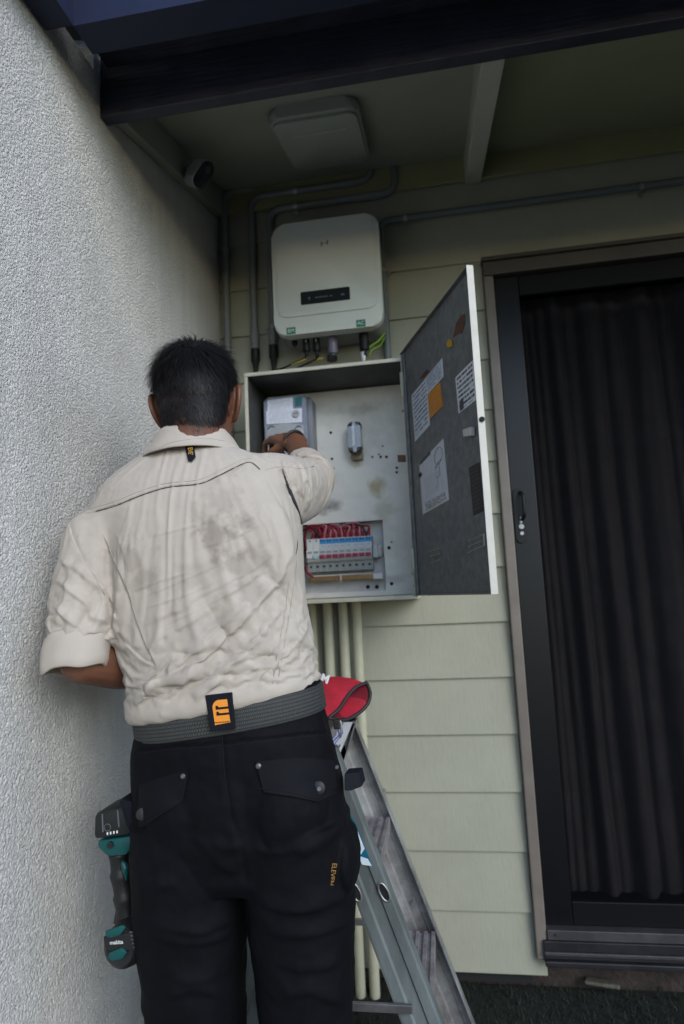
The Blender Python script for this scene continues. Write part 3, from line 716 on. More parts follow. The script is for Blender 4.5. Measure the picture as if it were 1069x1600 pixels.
cable('wire_yellow', [at(492, 561, -0.088), at(505, 560, -0.09), at(488, 565, -0.08)], 0.003)
cable('wire_yellow', [at(478, 561, -0.092), at(468, 565, -0.09), at(456, 570, -0.08)], 0.003)
cable('wire_earth', [at(601, 520, -0.05), at(592, 532, -0.06), at(578, 542, -0.08), at(571, 552, -0.10)], 0.004)
cable('wire_earth', [at(601, 526, -0.045), at(594, 540, -0.06), at(582, 546, -0.07), at(577, 556, -0.09)], 0.003)

# ---- white case under the sloping lining
def on_lining(u, v, off=0.0):
    r = ray(u, v); t = (2.80-off+SL*CAM.y-CAM.z)/(r.z-SL*r.y); return CAM+r*t
q = [on_lining(430, 163), on_lining(565, 143), on_lining(577, 246), on_lining(441, 250)]
SY = V(0, 1, SL).normalized(); SN = V(0, SL, -1).normalized()
mc = (q[0]+q[1]+q[2]+q[3])/4; mw = ((q[1]-q[0]).length+(q[2]-q[3]).length)/2; mh = 0.40
lc = thing('ceiling_unit', 'white rounded unit fixed under the sloping veranda lining', 'ceiling unit', mc)
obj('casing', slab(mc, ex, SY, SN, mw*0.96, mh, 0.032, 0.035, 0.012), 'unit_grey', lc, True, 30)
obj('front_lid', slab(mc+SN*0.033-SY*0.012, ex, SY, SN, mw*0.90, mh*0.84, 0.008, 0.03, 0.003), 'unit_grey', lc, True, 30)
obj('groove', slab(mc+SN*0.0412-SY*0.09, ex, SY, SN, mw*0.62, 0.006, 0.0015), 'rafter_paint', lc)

# ---- security camera on the edge rafter
sc0 = atx(318, 273, -0.665)
fd = V(0.72, -0.42, -0.55).normalized(); ca, cb = frame_of(fd)
# long axis of its face runs up and to the right in the picture
la = (AX_R*0.55+AX_U*0.83); la = (la-fd*la.dot(fd)).normalized(); lb = fd.cross(la)
sec = thing('security_camera', 'small white security camera with a black face on the edge rafter by the stucco wall', 'camera', sc0)
ct_ = sc0
obj('body', prism([ct_-fd*0.052+la*x+lb*z for x, z in rrect(0.094, 0.05, 0.0245, 8)], fd*0.05, 0.004), 'camera_white', sec, True, 35)
obj('face', prism([ct_-fd*0.002+la*x+lb*z for x, z in rrect(0.090, 0.046, 0.0225, 8)], fd*0.006, 0.002), 'camera_face', sec, True, 35)
obj('lens', tube([ct_+fd*0.004+la*0.02, ct_+fd*0.006+la*0.02], 0.011, 16), 'screen_black', sec)
arm0 = ct_-fd*0.05
obj('bracket', tube(smooth_line([arm0, arm0-fd*0.02+V(-0.01, 0, 0.01), V(-0.735, arm0.y+0.03, 2.70+SL*(arm0.y+0.03)+0.02)], 5), 0.008, 10), 'camera_white', sec, True)

# ================================================================== ELECTRICAL BOX
bx0, bx1, bz0, bz1 = -0.592, -0.081, 1.231, 1.972
by0, by1 = -0.27, -0.006         # front edge, back
eb = thing('electrical_box', 'open cream metal electrical box on the weatherboards with its door swung out', 'electrical box', V((bx0+bx1)/2, by1, bz0))
T = 0.004
obj('top_plate', box((bx0, by0, bz1-T), (bx1, by1, bz1)), 'box_cream', eb)
obj('bottom_plate', box((bx0, by0, bz0), (bx1, by1, bz0+T)), 'box_cream', eb)
obj('side_plate', box((bx0, by0, bz0+T+0.0005), (bx0+T, by1, bz1-T-0.0005)), 'box_cream', eb)
obj('side_plate', box((bx1-T, by0, bz0+T+0.0005), (bx1, by1, bz1-T-0.0005)), 'box_cream', eb)
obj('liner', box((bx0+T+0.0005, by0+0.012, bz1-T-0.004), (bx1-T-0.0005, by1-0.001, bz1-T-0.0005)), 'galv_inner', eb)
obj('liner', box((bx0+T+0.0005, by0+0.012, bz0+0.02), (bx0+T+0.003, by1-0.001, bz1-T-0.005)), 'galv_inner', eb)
# folded front lips
for lo, hi in (((bx0-0.002, bz1-0.010), (bx1+0.002, bz1+0.002)), ((bx0-0.002, bz0-0.002), (bx1+0.002, bz0+0.011)), ((bx0-0.002, bz0+0.0115), (bx0+0.009, bz1-0.0105)), ((bx1-0.009, bz0+0.0115), (bx1+0.002, bz1-0.0105))):
    obj('front_lip', box((lo[0], by0-0.006, lo[1]), (hi[0], by0-0.0005, hi[1]), 0.0015), 'box_cream', eb)
# mounting panel with a rectangular opening low down
py = -0.055
r0, r1 = at(450, 815, py), at(600, 925, py)
ox0, ox1 = -0.47, at(601, 870, py).x; oz1 = at(600, 812, py).z; oz0 = at(603, 922, py).z
px0, px1, pz0, pz1 = bx0+0.014, bx1-0.0055, bz0+0.012, bz1-0.012
pm = B()
for lo, hi in (((px0, oz1), (px1, pz1)), ((px0, pz0), (px1, oz0)), ((px0, oz0+0.0002), (ox0, oz1-0.0002)), ((ox1, oz0+0.0002), (px1, oz1-0.0002))):
    add_box(pm, (lo[0], py, lo[1]), (hi[0], py+0.003, hi[1]))
pn = obj('mounting_panel', pm, 'panel_white', eb)
rm2 = B()
add_box(rm2, (ox0-0.02, -0.0125, oz0-0.02), (ox1+0.02, -0.0105, oz1+0.02))
add_box(rm2, (ox1+0.0005, py+0.0035, oz0), (ox1+0.0025, -0.013, oz1))
add_box(rm2, (ox0, py+0.0035, oz0-0.0025), (ox1, -0.013, oz0-0.0005))
add_box(rm2, (ox0, py+0.0035, oz1+0.0005), (ox1, -0.013, oz1+0.0025))
obj('recess_tray', rm2, 'recess_white', eb)
def dot(u, v, r, m='hole_black', nm='screw_hole', sx=1.0):
    p = at(u, v, py); bm = tube([V(p.x, py-0.0003, p.z), V(p.x, py-0.001, p.z)], r, 12)
    return obj(nm, bm, m, pn)
for u, v, r in ((517, 676, .005), (519, 717, .0045), (521, 732, .004), (582, 714, .004), (595, 714, .0045), (604, 714, .005), (592, 710, .003), (620, 731, .0045), (620, 738, .0045), (608, 856, .006), (612, 912, .006), (630, 642, .004), (645, 885, .005), (648, 915, .004), (575, 917, .007), (589, 917, .007), (598, 697, .003), (612, 847, .003)):
    dot(u, v, r)
def patch(poly, m, nm, d=0.0008, parent=pn, y=py):
    return obj(nm, prism([at(u, v, y-0.0002) for u, v in poly], V(0, -d, 0)), m, parent)
patch([(621, 711), (634, 711), (635, 722), (622, 722)], 'brown_tag', 'brown_tag')
def blotch(c, rx, ry, n, seed):
    rr = random.Random(seed); return [(c[0]+rx*math.cos(t)*(0.75+0.4*rr.random()), c[1]+ry*math.sin(t)*(0.75+0.4*rr.random())) for t in [2*math.pi*k/n for k in range(n)]]
def ringstain(poly0, poly1, m, nm):
    bm = B(); a = [bm.verts.new(at(u, v, py-0.0006)) for u, v in poly0]; b_ = [bm.verts.new(at(u, v, py-0.0006)) for u, v in poly1]; n = len(a)
    for k in range(n): bm.faces.new((a[k], a[(k+1) % n], b_[(k+1) % n], b_[k]))
    return obj(nm, bm, m, pn)

# the door, hinged on the right and swung out past square
H = V(bx1-0.001, by0-0.004, 0); E1 = V(0.108, -0.785, 0)
dv = (E1-H); dl = dv.length; dv.normalize(); dn = V(-(-dv.y), -(dv.x), 0); dn = V(dv.y, -dv.x, 0)
if dn.x > 0: dn = -dn            # inner face looks towards the opening
dz_0, dz_1 = bz0+0.008, bz1+0.012
def DP(s, z, n=0.0): return H+dv*s+dn*n+V(0, 0, z)
def door_box(s0, s1, z0, z1, n0, n1, bev=0.0):
    bm = B(); add_box(bm, (s0, n0, z0), (s1, n1, z1), bev)
    for v in bm.verts: v.co = DP(v.co.x, v.co.z, v.co.y)
    return bm
dw = obj('door', door_box(0, dl, dz_0, dz_1, -0.0035, -0.001), 'box_edge', eb)
obj('inner_face', door_box(0.004, dl-0.003, dz_0+0.003, dz_1-0.003, -0.0008, 0.0), 'galv_dark', dw)
fe = 0.0125
obj('flange', door_box(dl-0.0016, dl+0.0005, dz_0, dz_1, -0.0038, fe), 'box_edge', dw)
obj('flange', door_box(0.0, dl-0.002, dz_1-0.0016, dz_1+0.0003, -0.003, 0.010), 'galv_dark', dw)
obj('flange', door_box(0.0, dl-0.002, dz_0-0.0003, dz_0+0.0016, -0.003, 0.010), 'galv_dark', dw)
obj('hinge_strip', door_box(-0.002, 0.022, dz_0+0.002, dz_1-0.004, 0.0004, 0.006, 0.002), 'galv_dark', dw)
for zz in (dz_0+0.10, dz_1-0.10):
    obj('hinge', tube([DP(0.002, zz-0.04, 0.008), DP(0.002, zz+0.04, 0.008)], 0.006, 10), 'box_cream', dw, True)
def on_door(u, v, off=0.0):
    return atp(u, v, H+dn*(0.0003+off), dn)
def dsheet(px, m, nm, off=0.0, label=None): return sheet([on_door(u, v, off) for u, v in px], dn, 0.0007, m, nm, dw, label)
dsheet([(643.5, 618), (668, 588), (672, 664), (649, 690)], 'label_blue', 'label', 0, 'pale label with lines of blue print')
dsheet([(664, 592), (691, 560), (693.5, 588), (668.5, 616)], 'label_blue', 'label')
dsheet([(668.6, 616), (688, 596.5), (692.5, 634), (671.5, 655)], 'label_orange', 'label', 0.0005, 'orange label')
dsheet([(712, 590), (740, 562), (745, 624), (717, 646)], 'label_bold', 'label', 0, 'white label with bold black print')
p = [on_door(u, v, 0.0009) for u, v in [(718, 628), (724, 623), (725, 638), (719, 643)]]
sheet(p, dn, 0.0004, 'ink', 'label_mark', dw)
dsheet([(655.5, 725), (693, 685), (702, 781), (661, 804)], 'label_plain', 'wiring_label', 0, 'white wiring diagram label with a round drawing')
dsheet([(656.0, 723), (672.5, 705), (673, 709.5), (656.5, 727)], 'ink', 'label_header', 0.0008)
# drawn diagram on it: loops and lines
def dline(px, r=0.0008, nm='diagram_line', m='ink', off=0.001, parent=dw):
    return obj(nm, tube([on_door(u, v, off) for u, v in px], r, 5), m, parent)
dline([(685+6.5*math.cos(t)*0.95, 712+13*math.sin(t)-4*math.cos(t)) for t in [2*math.pi*k/22 for k in range(23)]], m='screen_grey')
dline([(680, 727), (683, 747), (688, 742), (686, 724)], m='screen_grey'); dline([(685, 735), (685, 758), (682, 762)], m='screen_grey')
dline([(690, 716), (684, 724), (681, 733)], m='screen_grey')
dsheet([(660, 748), (683, 731), (690, 764), (664, 783)], 'label_sheet', 'label_print', 0.0005)
dsheet([(662, 787), (699, 766), (701, 779), (663.5, 801)], 'label_bold', 'label_print', 0.0005)
dsheet([(733, 731), (749, 722), (756, 798), (740, 806)], 'label_black', 'black_label', 0, 'black label with rows of print')
# rust, stuck-on bits, pressed louvres, latch
def dblob(px, m, nm, off=0.0004, th=0.0006):
    return obj(nm, prism([on_door(u, v, off) for u, v in px], dn*th), m, dw)
dblob([(713, 505), (721, 493), (726, 490), (727, 505), (722, 520), (715, 522), (708, 528)], 'rust', 'rust_patch')
dblob([(699, 536), (703, 529), (708, 533), (707, 541), (701, 543)], 'yellow_tag', 'yellow_tag', 0.0008, 0.003)
dblob([(655, 592), (662, 583), (668, 577), (671, 580), (663, 590)], 'rust', 'rust_patch')
for u, v, l_ in ((671, 862, 18), (671, 871, 18), (671, 881, 17)):
    dline([(u, v), (u+l_, v-6)], 0.0016, 'pressed_slot', 'scratch_pale', 0.0005)
for k in range(3):
    dline([(732, 846+9*k), (756, 835+9*k)], 0.0014, 'pressed_slot', 'scratch_pale', 0.0005)
dline([(756, 834), (757, 853)], 0.0022, 'pressed_slot', 'box_edge', 0.0005)
lt = on_door(737, 676)
obj('latch', prism([on_door(u, v, 0.001) for u, v in [(730, 671), (742, 667), (743, 681), (731, 683)]], dn*0.012, 0.002), 'box_edge', dw)
lk = DP(dl+0.0006, at(752, 655, -0.79).z, 0.004)
obj('lock', tube([lk, lk+dv*0.004], 0.006, 12), 'hole_black', dw)
dblob([(654, 742), (658, 737), (660, 742), (656, 748)], 'hole_black', 'screw_hole', 0.0004)

# ---- meter inside the box
m0, m1 = at(412, 621, -0.15), at(478, 617, -0.15)
mw_ = m1.x-m0.x; mz1 = (m0.z+m1.z)/2; mh_ = 0.235; mcx = (m0.x+m1.x)/2
mt = thing('electricity_meter', 'blue grey electricity meter with a white face, under the worker\'s hand', 'meter', V(mcx, py, mz1-mh_))
obj('base', slab(V(mcx+0.006, py-0.0006, mz1-mh_/2), ex, up, NB, mw_+0.016, mh_, 0.06, 0.012, 0.003), 'meter_side', mt, True, 30)
obj('case', slab(V(mcx, py-0.061, mz1-mh_/2), ex, up, NB, mw_, mh_-0.004, 0.034, 0.012, 0.006), 'meter_blue', mt, True, 30)
yy = py-0.0952
def msheet(px, m, nm, th): 
    c = [at(u, v, yy) for u, v in px]; return sheet(c, NB, th, m, nm, mt)
msheet([(418, 626), (457, 621), (458, 640), (418, 645)], 'meter_face', 'face_plate', 0.0012)
msheet([(416, 643), (472, 638), (472, 660), (417, 663)], 'meter_face', 'face_plate', 0.0024)
msheet([(461, 621), (472, 619), (472, 634), (461, 636)], 'meter_teal', 'display', 0.0015)
po = at(463, 647, yy)
obj('port', tube([po+V(0, -0.0024, 0), po+V(0, -0.007, 0)], 0.0125, 20), 'meter_cover', mt, True, 40)
for dx in (-0.004, 0.004): obj('port_eye', tube([po+V(dx, -0.0072, 0.001), po+V(dx, -0.0078, 0.001)], 0.0022, 8), 'hole_black', mt)
tc0, tc1 = at(415, 664, yy), at(474, 662, yy)
poly = [V(tc0.x, yy+0.004, tc0.z-0.012)]
for k in range(9):
    t = k/8; poly.append(V(tc0.x+(tc1.x-tc0.x)*t, yy+0.004, tc0.z-0.012+0.010*math.sin(math.pi*t)))
poly = poly[1:]+[V(tc1.x, yy+0.004, mz1-mh_+0.004), V(tc0.x, yy+0.004, mz1-mh_+0.004)]
obj('terminal_cover', prism(poly, V(0, -0.008, 0), 0.002), 'meter_cover', mt, True, 30)
for u in (424, 466):
    p = at(u, 668, yy-0.005); obj('seal_wire', tube(smooth_line([p+V(-0.012, 0, -0.004), p+V(0, -0.003, 0.006), p+V(0.012, 0, 0.0)], 4), 0.0018, 6), 'meter_side', mt, True)

# ---- fuse carrier
f0 = at(555, 686, -0.09)
fs = thing('fuse_holder', 'shiny clear fuse holder on a yellowed base in the middle of the box panel', 'fuse', V(f0.x, py, f0.z))
obj('base', box((f0.x-0.019, py-0.018, f0.z-0.068), (f0.x+0.021, py-0.0005, f0.z+0.03), 0.004), 'fuse_base', fs, True, 30)
obj('carrier', slab(V(f0.x, py-0.0185, f0.z+0.004), ex, up, NB, 0.044, 0.105, 0.036, 0.016, 0.014), 'chrome', fs, True, 30)
obj('painted_highlight', slab(V(f0.x-0.003, py-0.0548, f0.z+0.008), ex, up, NB, 0.007, 0.070, 0.0012, 0.003), 'clear_end', fs)  # pale strip painted down the middle as the carrier's highlight
for dz in (-0.03,): obj('rib', box((f0.x-0.0235, py-0.0535, f0.z+dz-0.002), (f0.x+0.0235, py-0.03, f0.z+dz+0.002), 0.001), 'gland_grey', fs)

# stains of old glue on the panel
for cc, rx, ry, sd_ in (((590, 762), 13, 14, 3),):
    P0_ = [(cc[0]+rx*math.cos(t), cc[1]+ry*math.sin(t)) for t in [2*math.pi*k/40 for k in range(40)]]
def stain_mat():
    """glue rings and soot smears where they really are on the panel"""
    m = MATS['panel_white']; n = m.node_tree.nodes; l = m.node_tree.links; p = n['Principled BSDF']
    src = p.inputs['Base Color'].links[0].from_socket
    g_ = n.new('ShaderNodeNewGeometry')
    nz = n.new('ShaderNodeTexNoise'); nz.inputs['Scale'].default_value = 28; nz.inputs['Detail'].default_value = 5
    l.new(g_.outputs['Position'], nz.inputs['Vector'])
    for (u, v), (rx, rz), col, amt in (((590, 764), (0.042, 0.045), (0.44, 0.36, 0.20), 0.9), ((600, 795), (0.05, 0.06), (0.45, 0.39, 0.25), 0.5), ((515, 792), (0.06, 0.032), (0.22, 0.21, 0.195), 0.9), ((560, 640), (0.11, 0.03), (0.36, 0.34, 0.29), 0.5), ((545, 775), (0.12, 0.02), (0.70, 0.69, 0.65), 0.6), ((556, 720), (0.03, 0.03), (0.30, 0.24, 0.13), 0.8), ((600, 905), (0.10, 0.02), (0.30, 0.28, 0.24), 0.4)):
        c = at(u, v, py)
        s = n.new('ShaderNodeVectorMath'); s.operation = 'SUBTRACT'; s.inputs[1].default_value = c; l.new(g_.outputs['Position'], s.inputs[0])
        d = n.new('ShaderNodeVectorMath'); d.operation = 'MULTIPLY'; d.inputs[1].default_value = (1/rx, 0, 1/rz); l.new(s.outputs[0], d.inputs[0])
        ln = n.new('ShaderNodeVectorMath'); ln.operation = 'LENGTH'; l.new(d.outputs[0], ln.inputs[0])
        ad = n.new('ShaderNodeMath'); ad.operation = 'MULTIPLY_ADD'; ad.inputs[1].default_value = 1.8; l.new(nz.outputs['Fac'], ad.inputs[0]); l.new(ln.outputs['Value'], ad.inputs[2])
        mr = n.new('ShaderNodeMapRange'); mr.inputs[1].default_value = 1.15; mr.inputs[2].default_value = 1.9; mr.inputs[3].default_value = amt; mr.inputs[4].default_value = 0.0; l.new(ad.outputs[0], mr.inputs[0])
        mx = n.new('ShaderNodeMix'); mx.data_type = 'RGBA'; mx.inputs[7].default_value = (*col, 1)
        l.new(mr.outputs[0], mx.inputs[0]); l.new(src, mx.inputs[6]); src = mx.outputs[2]
    l.new(src, p.inputs['Base Color'])
stain_mat()

# ---- breaker bank in the recess
kb = thing('breaker_bank', 'row of grey breakers with blue strips and red toggles in the box recess', 'breakers', at(530, 890, -0.03))
kx1 = at(581, 865, -0.085).x; pitch = 0.0222; kz1 = at(530, 839, -0.085).z; kz0 = at(530, 892, -0.085).z
kh = kz1-kz0
for k in range(10):
    x1 = kx1-pitch*k; x0 = x1-pitch+0.0008; first2 = k >= 8
    pr = [(-0.02, kz0), (-0.064, kz0), (-0.068, kz0+0.002), (-0.068, kz0+0.29*kh), (-0.080, kz0+0.31*kh), (-0.084, kz0+0.36*kh), (-0.084, kz0+0.60*kh), (-0.080, kz0+0.66*kh), (-0.072, kz0+0.68*kh), (-0.070, kz1-0.002), (-0.066, kz1), (-0.02, kz1)]
    bk = obj('breaker', prism([V(x0, y, z) for y, z in pr], V(x1-x0, 0, 0)), 'breaker_white' if first2 else 'breaker_grey', kb)
    if not first2: obj('blue_strip', box((x0+0.0003, -0.0716, kz0+0.83*kh), (x1-0.0003, -0.0700, kz1-0.004)), 'breaker_blue', bk)
    if not first2: obj('blue_mark', box((x0+0.006, -0.0716, kz0+0.745*kh), (x1-0.006, -0.0705, kz0+0.765*kh)), 'breaker_blue', bk)
    for dx in ((0.006, 0.015) if not first2 else (0.011,)):
        obj('terminal', tube([V(x0+dx, -0.0712, kz0+0.93*kh), V(x0+dx, -0.0722, kz0+0.93*kh)], 0.0028, 8), 'hole_black', bk)
    obj('terminal', tube([V(x0+0.011, -0.0675, kz0+0.16*kh), V(x0+0.011, -0.0687, kz0+0.16*kh)], 0.0043, 10), 'hole_black', bk)
    obj('lower_front', box((x0+0.0002, -0.0683, kz0+0.01*kh), (x1-0.0002, -0.0679, kz0+0.28*kh)), 'breaker_lower', bk)
    tg = box((x0+0.002, -0.094, kz0+0.39*kh), (x1-0.002, -0.0835, kz0+0.50*kh), 0.002)
    obj('toggle', tg, 'toggle_cyan' if k == 8 else ('breaker_white' if first2 else 'toggle_red'), bk)
    obj('toggle_slot', box((x0+0.003, -0.0846, kz0+0.55*kh), (x1-0.003, -0.0842, kz0+0.61*kh)), 'breaker_lower', bk)
obj('din_rail', box((kx1+0.0005, -0.045, kz0+0.38*kh), (kx1+0.030, -0.034, kz0+0.70*kh), 0.001), 'saddle_metal', kb)
obj('end_clip', box((kx1+0.002, -0.062, kz0+0.34*kh), (kx1+0.018, -0.0455, kz0+0.74*kh), 0.002), 'breaker_grey', kb)
# loops of wire above the breakers
rw = random.Random(5)
for k in range(27):
    xa = kx1-pitch*(k*0.30+0.2)-0.004; za = kz1-0.006
    xt = xa+rw.uniform(-0.03, 0.02)-0.02; zt = oz1-rw.uniform(0.004, 0.022)
    m = 'wire_red' if k % 3 != 2 else ('wire_black' if k % 8 == 2 else 'wire_pink')
    P = [V(xa, -0.060, za), V(xa+0.002, -0.066, za+0.018), V((xa+xt)/2+0.010, -0.06-rw.uniform(0, 0.008), zt-0.004), V(xt-0.008, -0.048, zt), V(xt-0.028, -0.034, zt-0.02), V(xt-0.034, -0.022, kz1-0.05)]
    obj('wire', tube(smooth_line(P, 5), 0.0031, 7), m, kb, True)
for P in ([at(486, 842, -0.06), at(490, 834, -0.07), at(484, 828, -0.068), at(478, 833, -0.055), at(476, 850, -0.03)], [at(479, 884, -0.072), at(480, 894, -0.07), at(487, 900, -0.06), at(493, 902, -0.045)]):
    obj('wire', tube(smooth_line(P, 5), 0.0034, 7), 'wire_red', kb, True)
n0, n1 = at(484, 905, -0.05), at(583, 901, -0.05)
nb_ = thing('neutral_bar', 'brass bar with a clear end below the breakers', 'terminal bar', V((n0.x+n1.x)/2, -0.03, n0.z))
nz_ = (n0.z+n1.z)/2
obj('bar', box((n0.x, -0.055, nz_-0.008), (n1.x, -0.042, nz_+0.008), 0.001), 'brass', nb_)
obj('bar_cover', box((n0.x, -0.057, nz_+0.0085), (n1.x, -0.020, nz_+0.012), 0.001), 'clear_end', nb_)
obj('clear_end', box((n1.x+0.0005, -0.056, nz_-0.010), (n1.x+0.034, -0.030, nz_+0.010), 0.002), 'clear_end', nb_)
for k in range(8):
    x = n0.x+0.012+k*(n1.x-n0.x-0.02)/7.5; obj('screw', tube([V(x, -0.055, nz_), V(x, -0.0575, nz_)], 0.0032, 8), 'brass', nb_)
sp = at(533, 903, -0.056); obj('strap', box((sp.x-0.002, -0.0585, nz_-0.016), (sp.x+0.002, -0.0575, nz_+0.009)), 'clear_end', nb_)

# ================================================================== LADDER
ld = thing('step_ladder', 'double sided aluminium step ladder standing between the worker and the wall', 'ladder', V(-0.29, -0.62, 0))
LX = -0.295; SPL = 0.358; yN, yF = -0.78, -0.46; RW = 0.082
def outer_x(z, side): return LX + side*((-0.17-SPL*(z-0.68)) - LX)
def rail(side, y, m, depth, zt=0.925):
    """channel stile: web facing the reader plus two flanges, running away from it"""
    par = None
    bm = B()
    def P(z, k): return outer_x(z, side)-side*RW*k      # k 0 outer edge, 1 inner edge
    prof = [(0.0, 0.0), (0.06, -0.001), (0.30, -0.001), (0.36, 0.0045), (0.64, 0.0045), (0.70, -0.001), (0.94, -0.001), (1.0, 0.0), (1.0, depth), (0.965, depth), (0.965, 0.004), (0.035, 0.004), (0.035, depth), (0.0, depth)]
    a = [bm.verts.new((P(0.0, k), y+d, 0.0)) for k, d in prof]; b = [bm.verts.new((P(zt, k), y+d, zt)) for k, d in prof]
    n = len(prof)
    for k in range(n): bm.faces.new((a[k], a[(k+1) % n], b[(k+1) % n], b[k]))
    bm.faces.new(a); bm.faces.new(b[::-1])
    return obj('stile', bm, m, ld)
rN = rail(1, yN, 'rail_teal', 0.03); rL = rail(-1, yN, 'rail_teal', 0.03)
rF = rail(1, yF, 'rail_alu', -0.0295); rG = rail(-1, yF, 'rail_alu', -0.0295)
tz = [0.15, 0.418, 0.687]
def tread(z, side):
    xo = outer_x(z, side)-side*0.003; x1 = xo-side*(RW-0.006)
    bm = B(); n = 9
    prof = []
    for k in range(n):
        t = k/(n-1); x = xo+(x1-xo)*t
        prof += [(x-side*-0.0012*0, z-0.004 if k % 2 else z)]
    top = []
    for k in range(n-1):
        xa = xo+(x1-xo)*k/(n-1); xb = xo+(x1-xo)*(k+1)/(n-1); e = (xb-xa)*0.22
        zz = z if k % 2 == 0 else z-0.005
        top += [(xa+e*0.3, zz), (xb-e*0.3, zz)]
    poly = top+[(x1, z-0.028), (x1+side*0.003, z-0.028), (x1+side*0.003, z-0.009), (xo-side*0.003, z-0.009), (xo-side*0.003, z-0.028), (xo, z-0.028)]
    return obj('tread', prism([V(x, yN+0.031, zz) for x, zz in poly], V(0, yF-yN-0.062, 0)), 'tread_alu', ld)
for z in tz:
    tread(z, 1); tread(z, -1)
for y in (yN-0.0125, yF+0.0042):
    obj('spreader', box((outer_x(0.418, -1)+0.07, y, 0.408), (outer_x(0.418, 1)-0.045, y+0.008, 0.424), 0.001), 'aluminium', ld)
# foot pads
for s in (1, -1):
    for y in (yN, yF-0.03): obj('foot_pad', box((outer_x(0, s)-(RW+0.004 if s > 0 else -0.004), y-0.003, 0.0), (outer_x(0, s)+(0.004 if s > 0 else RW+0.004), y+0.033, 0.03), 0.003), 'black_plastic', ld)
cap = obj('top_cap', box((LX-0.06, yN+0.02, 0.9255), (LX+0.018, yF-0.04, 0.949), 0.004), 'tread_alu', ld)
# pale gusset plates with blue felt pen at the far head of the ladder
gq = [V(outer_x(0.925, 1)-0.002, yF-0.0315, 0.922), V(LX-0.07, yF-0.0315, 0.922), V(LX-0.07-0.05, yF-0.0315, 0.77), V(outer_x(0.925, 1)-0.075, yF-0.0315, 0.77)]
gp = obj('gusset', prism(gq, V(0, -0.003, 0)), 'cap_white', ld)
rp = random.Random(2)
for k in range(5):
    x0 = gq[0].x-0.012-0.022*0; z0 = 0.905-0.006*k
    pts = []
    for j in range(7):
        z = 0.912-0.020*j-0.002*k; xl_ = gq[0].x-0.02-0.46*(0.922-z)-0.008*k
        pts.append(V(xl_+(0.006 if j % 2 else -0.006), yF-0.0348, z+rp.uniform(-0.003, 0.003)))
    obj('pen_mark', tube(pts, 0.0012+0.0006*(k % 2), 5), 'pen_blue', gp)
# slots with bright eyelets, stickers on the near right stile
def on_rail(u, v, off=0.0): return at(u, v, yN-0.0012-off)
rd = V(SPL, 0, -1).normalized()
for (u, v) in ((600, 1394), (556, 1394)):
    c = on_rail(u, v, 0.002); bm = B()
    loop = [c+V(0.0095*math.cos(t)*1.0, 0, 0)+rd*(0.019*math.sin(t)*(1.0)) for t in [2*math.pi*k/24 for k in range(24)]]
    ring = tube(loop+[loop[0], loop[1]], 0.0021, 8, cap=False)
    obj('eyelet', ring, 'saddle_metal', rN, True)
    obj('slot', prism([c+V(0.0085*math.cos(t), 0.0015, 0)+rd*(0.017*math.sin(t)) for t in [2*math.pi*k/24 for k in range(24)]], V(0, -0.0008, 0)), 'hole_black', rN)
def rsheet(px, m, off): return obj('sticker', prism([on_rail(u, v, off) for u, v in px], V(0, -0.0005, 0)), m, rN)
rsheet([(546, 1270), (557, 1288), (582, 1354), (561, 1349), (546, 1330)], 'sticker_teal', 0.0003)
rsheet([(552, 1288), (558, 1296), (570, 1326), (562, 1338), (553, 1330)], 'sticker_pale', 0.0009)
rsheet([(560, 1337), (575, 1342), (581, 1353), (566, 1351)], 'sticker_pale', 0.0009)
for (u, v) in ((645, 1410), (600, 1235)):
    p = at(u, v, yF-0.0005); obj('rivet', tube([p, p-V(0, 0.004, 0)], 0.0055, 12), 'saddle_metal', rF, True, 40)

# ---- red pouch on the ladder top
bgc = V(-0.305, -0.63, 0.9505)
bag = thing('tool_pouch', 'red zipped tool pouch lying open on top of the step ladder', 'pouch', bgc)
def yb(u, v, y=-0.66): return at(u, v, y)
# outer skin: a flattened open tube that sags towards its mouth on the right
mouth_c = yb(553, 1097); mu = yb(574, 1068)-mouth_c; 
def pouch_ring(c, hw, hh, tilt, yaw):
    X = V(math.sin(yaw), -math.cos(yaw), 0); Z = V(math.sin(tilt)*math.cos(yaw), math.sin(tilt)*math.sin(yaw), math.cos(tilt))
    return [c+X*(hw*math.copysign(abs(math.cos(t))**0.8, math.cos(t)))+Z*(hh*math.copysign(abs(math.sin(t))**0.8, math.sin(t))) for t in [2*math.pi*k/28 for k in range(28)]]
def pxl(L, y0, y1):
    P = smooth_line([V(a_, b_, 0) for a_, b_ in L], 5); n_ = len(P)-1
    return [at(p_.x, p_.y, y0+(y1-y0)*k/n_) for k, p_ in enumerate(P)]
lipT = pxl([(573, 1067), (556, 1074), (541, 1091), (530, 1108), (513, 1122)], -0.64, -0.735)
lipB = pxl([(573, 1067), (574, 1084), (567, 1104), (552, 1119), (533, 1128), (513, 1122)], -0.64, -0.735)
for k, p_ in enumerate(lipB): p_ += AX_R*0.0+V(0.008, 0.035, 0)*math.sin(math.pi*k/(len(lipB)-1))
def even(P, n_):
    L_ = [0]
    for k in range(len(P)-1): L_.append(L_[-1]+(P[k+1]-P[k]).length)
    out = []
    for j in range(n_):
        d_ = L_[-1]*j/n_; k = max(i for i in range(len(L_)-1) if L_[i] <= d_); f_ = (d_-L_[k])/(L_[k+1]-L_[k]); out.append(P[k].lerp(P[k+1], f_))
    return out
mouth = even(lipT, 14)+even(lipB[::-1], 14)
mcen = sum(mouth, V(0, 0, 0))/28
def shifted(d_, sc, sz=1.0): return [mcen+V((p_.x-mcen.x)*sc, (p_.y-mcen.y)*sc, (p_.z-mcen.z)*sc*sz)+d_ for p_ in mouth]
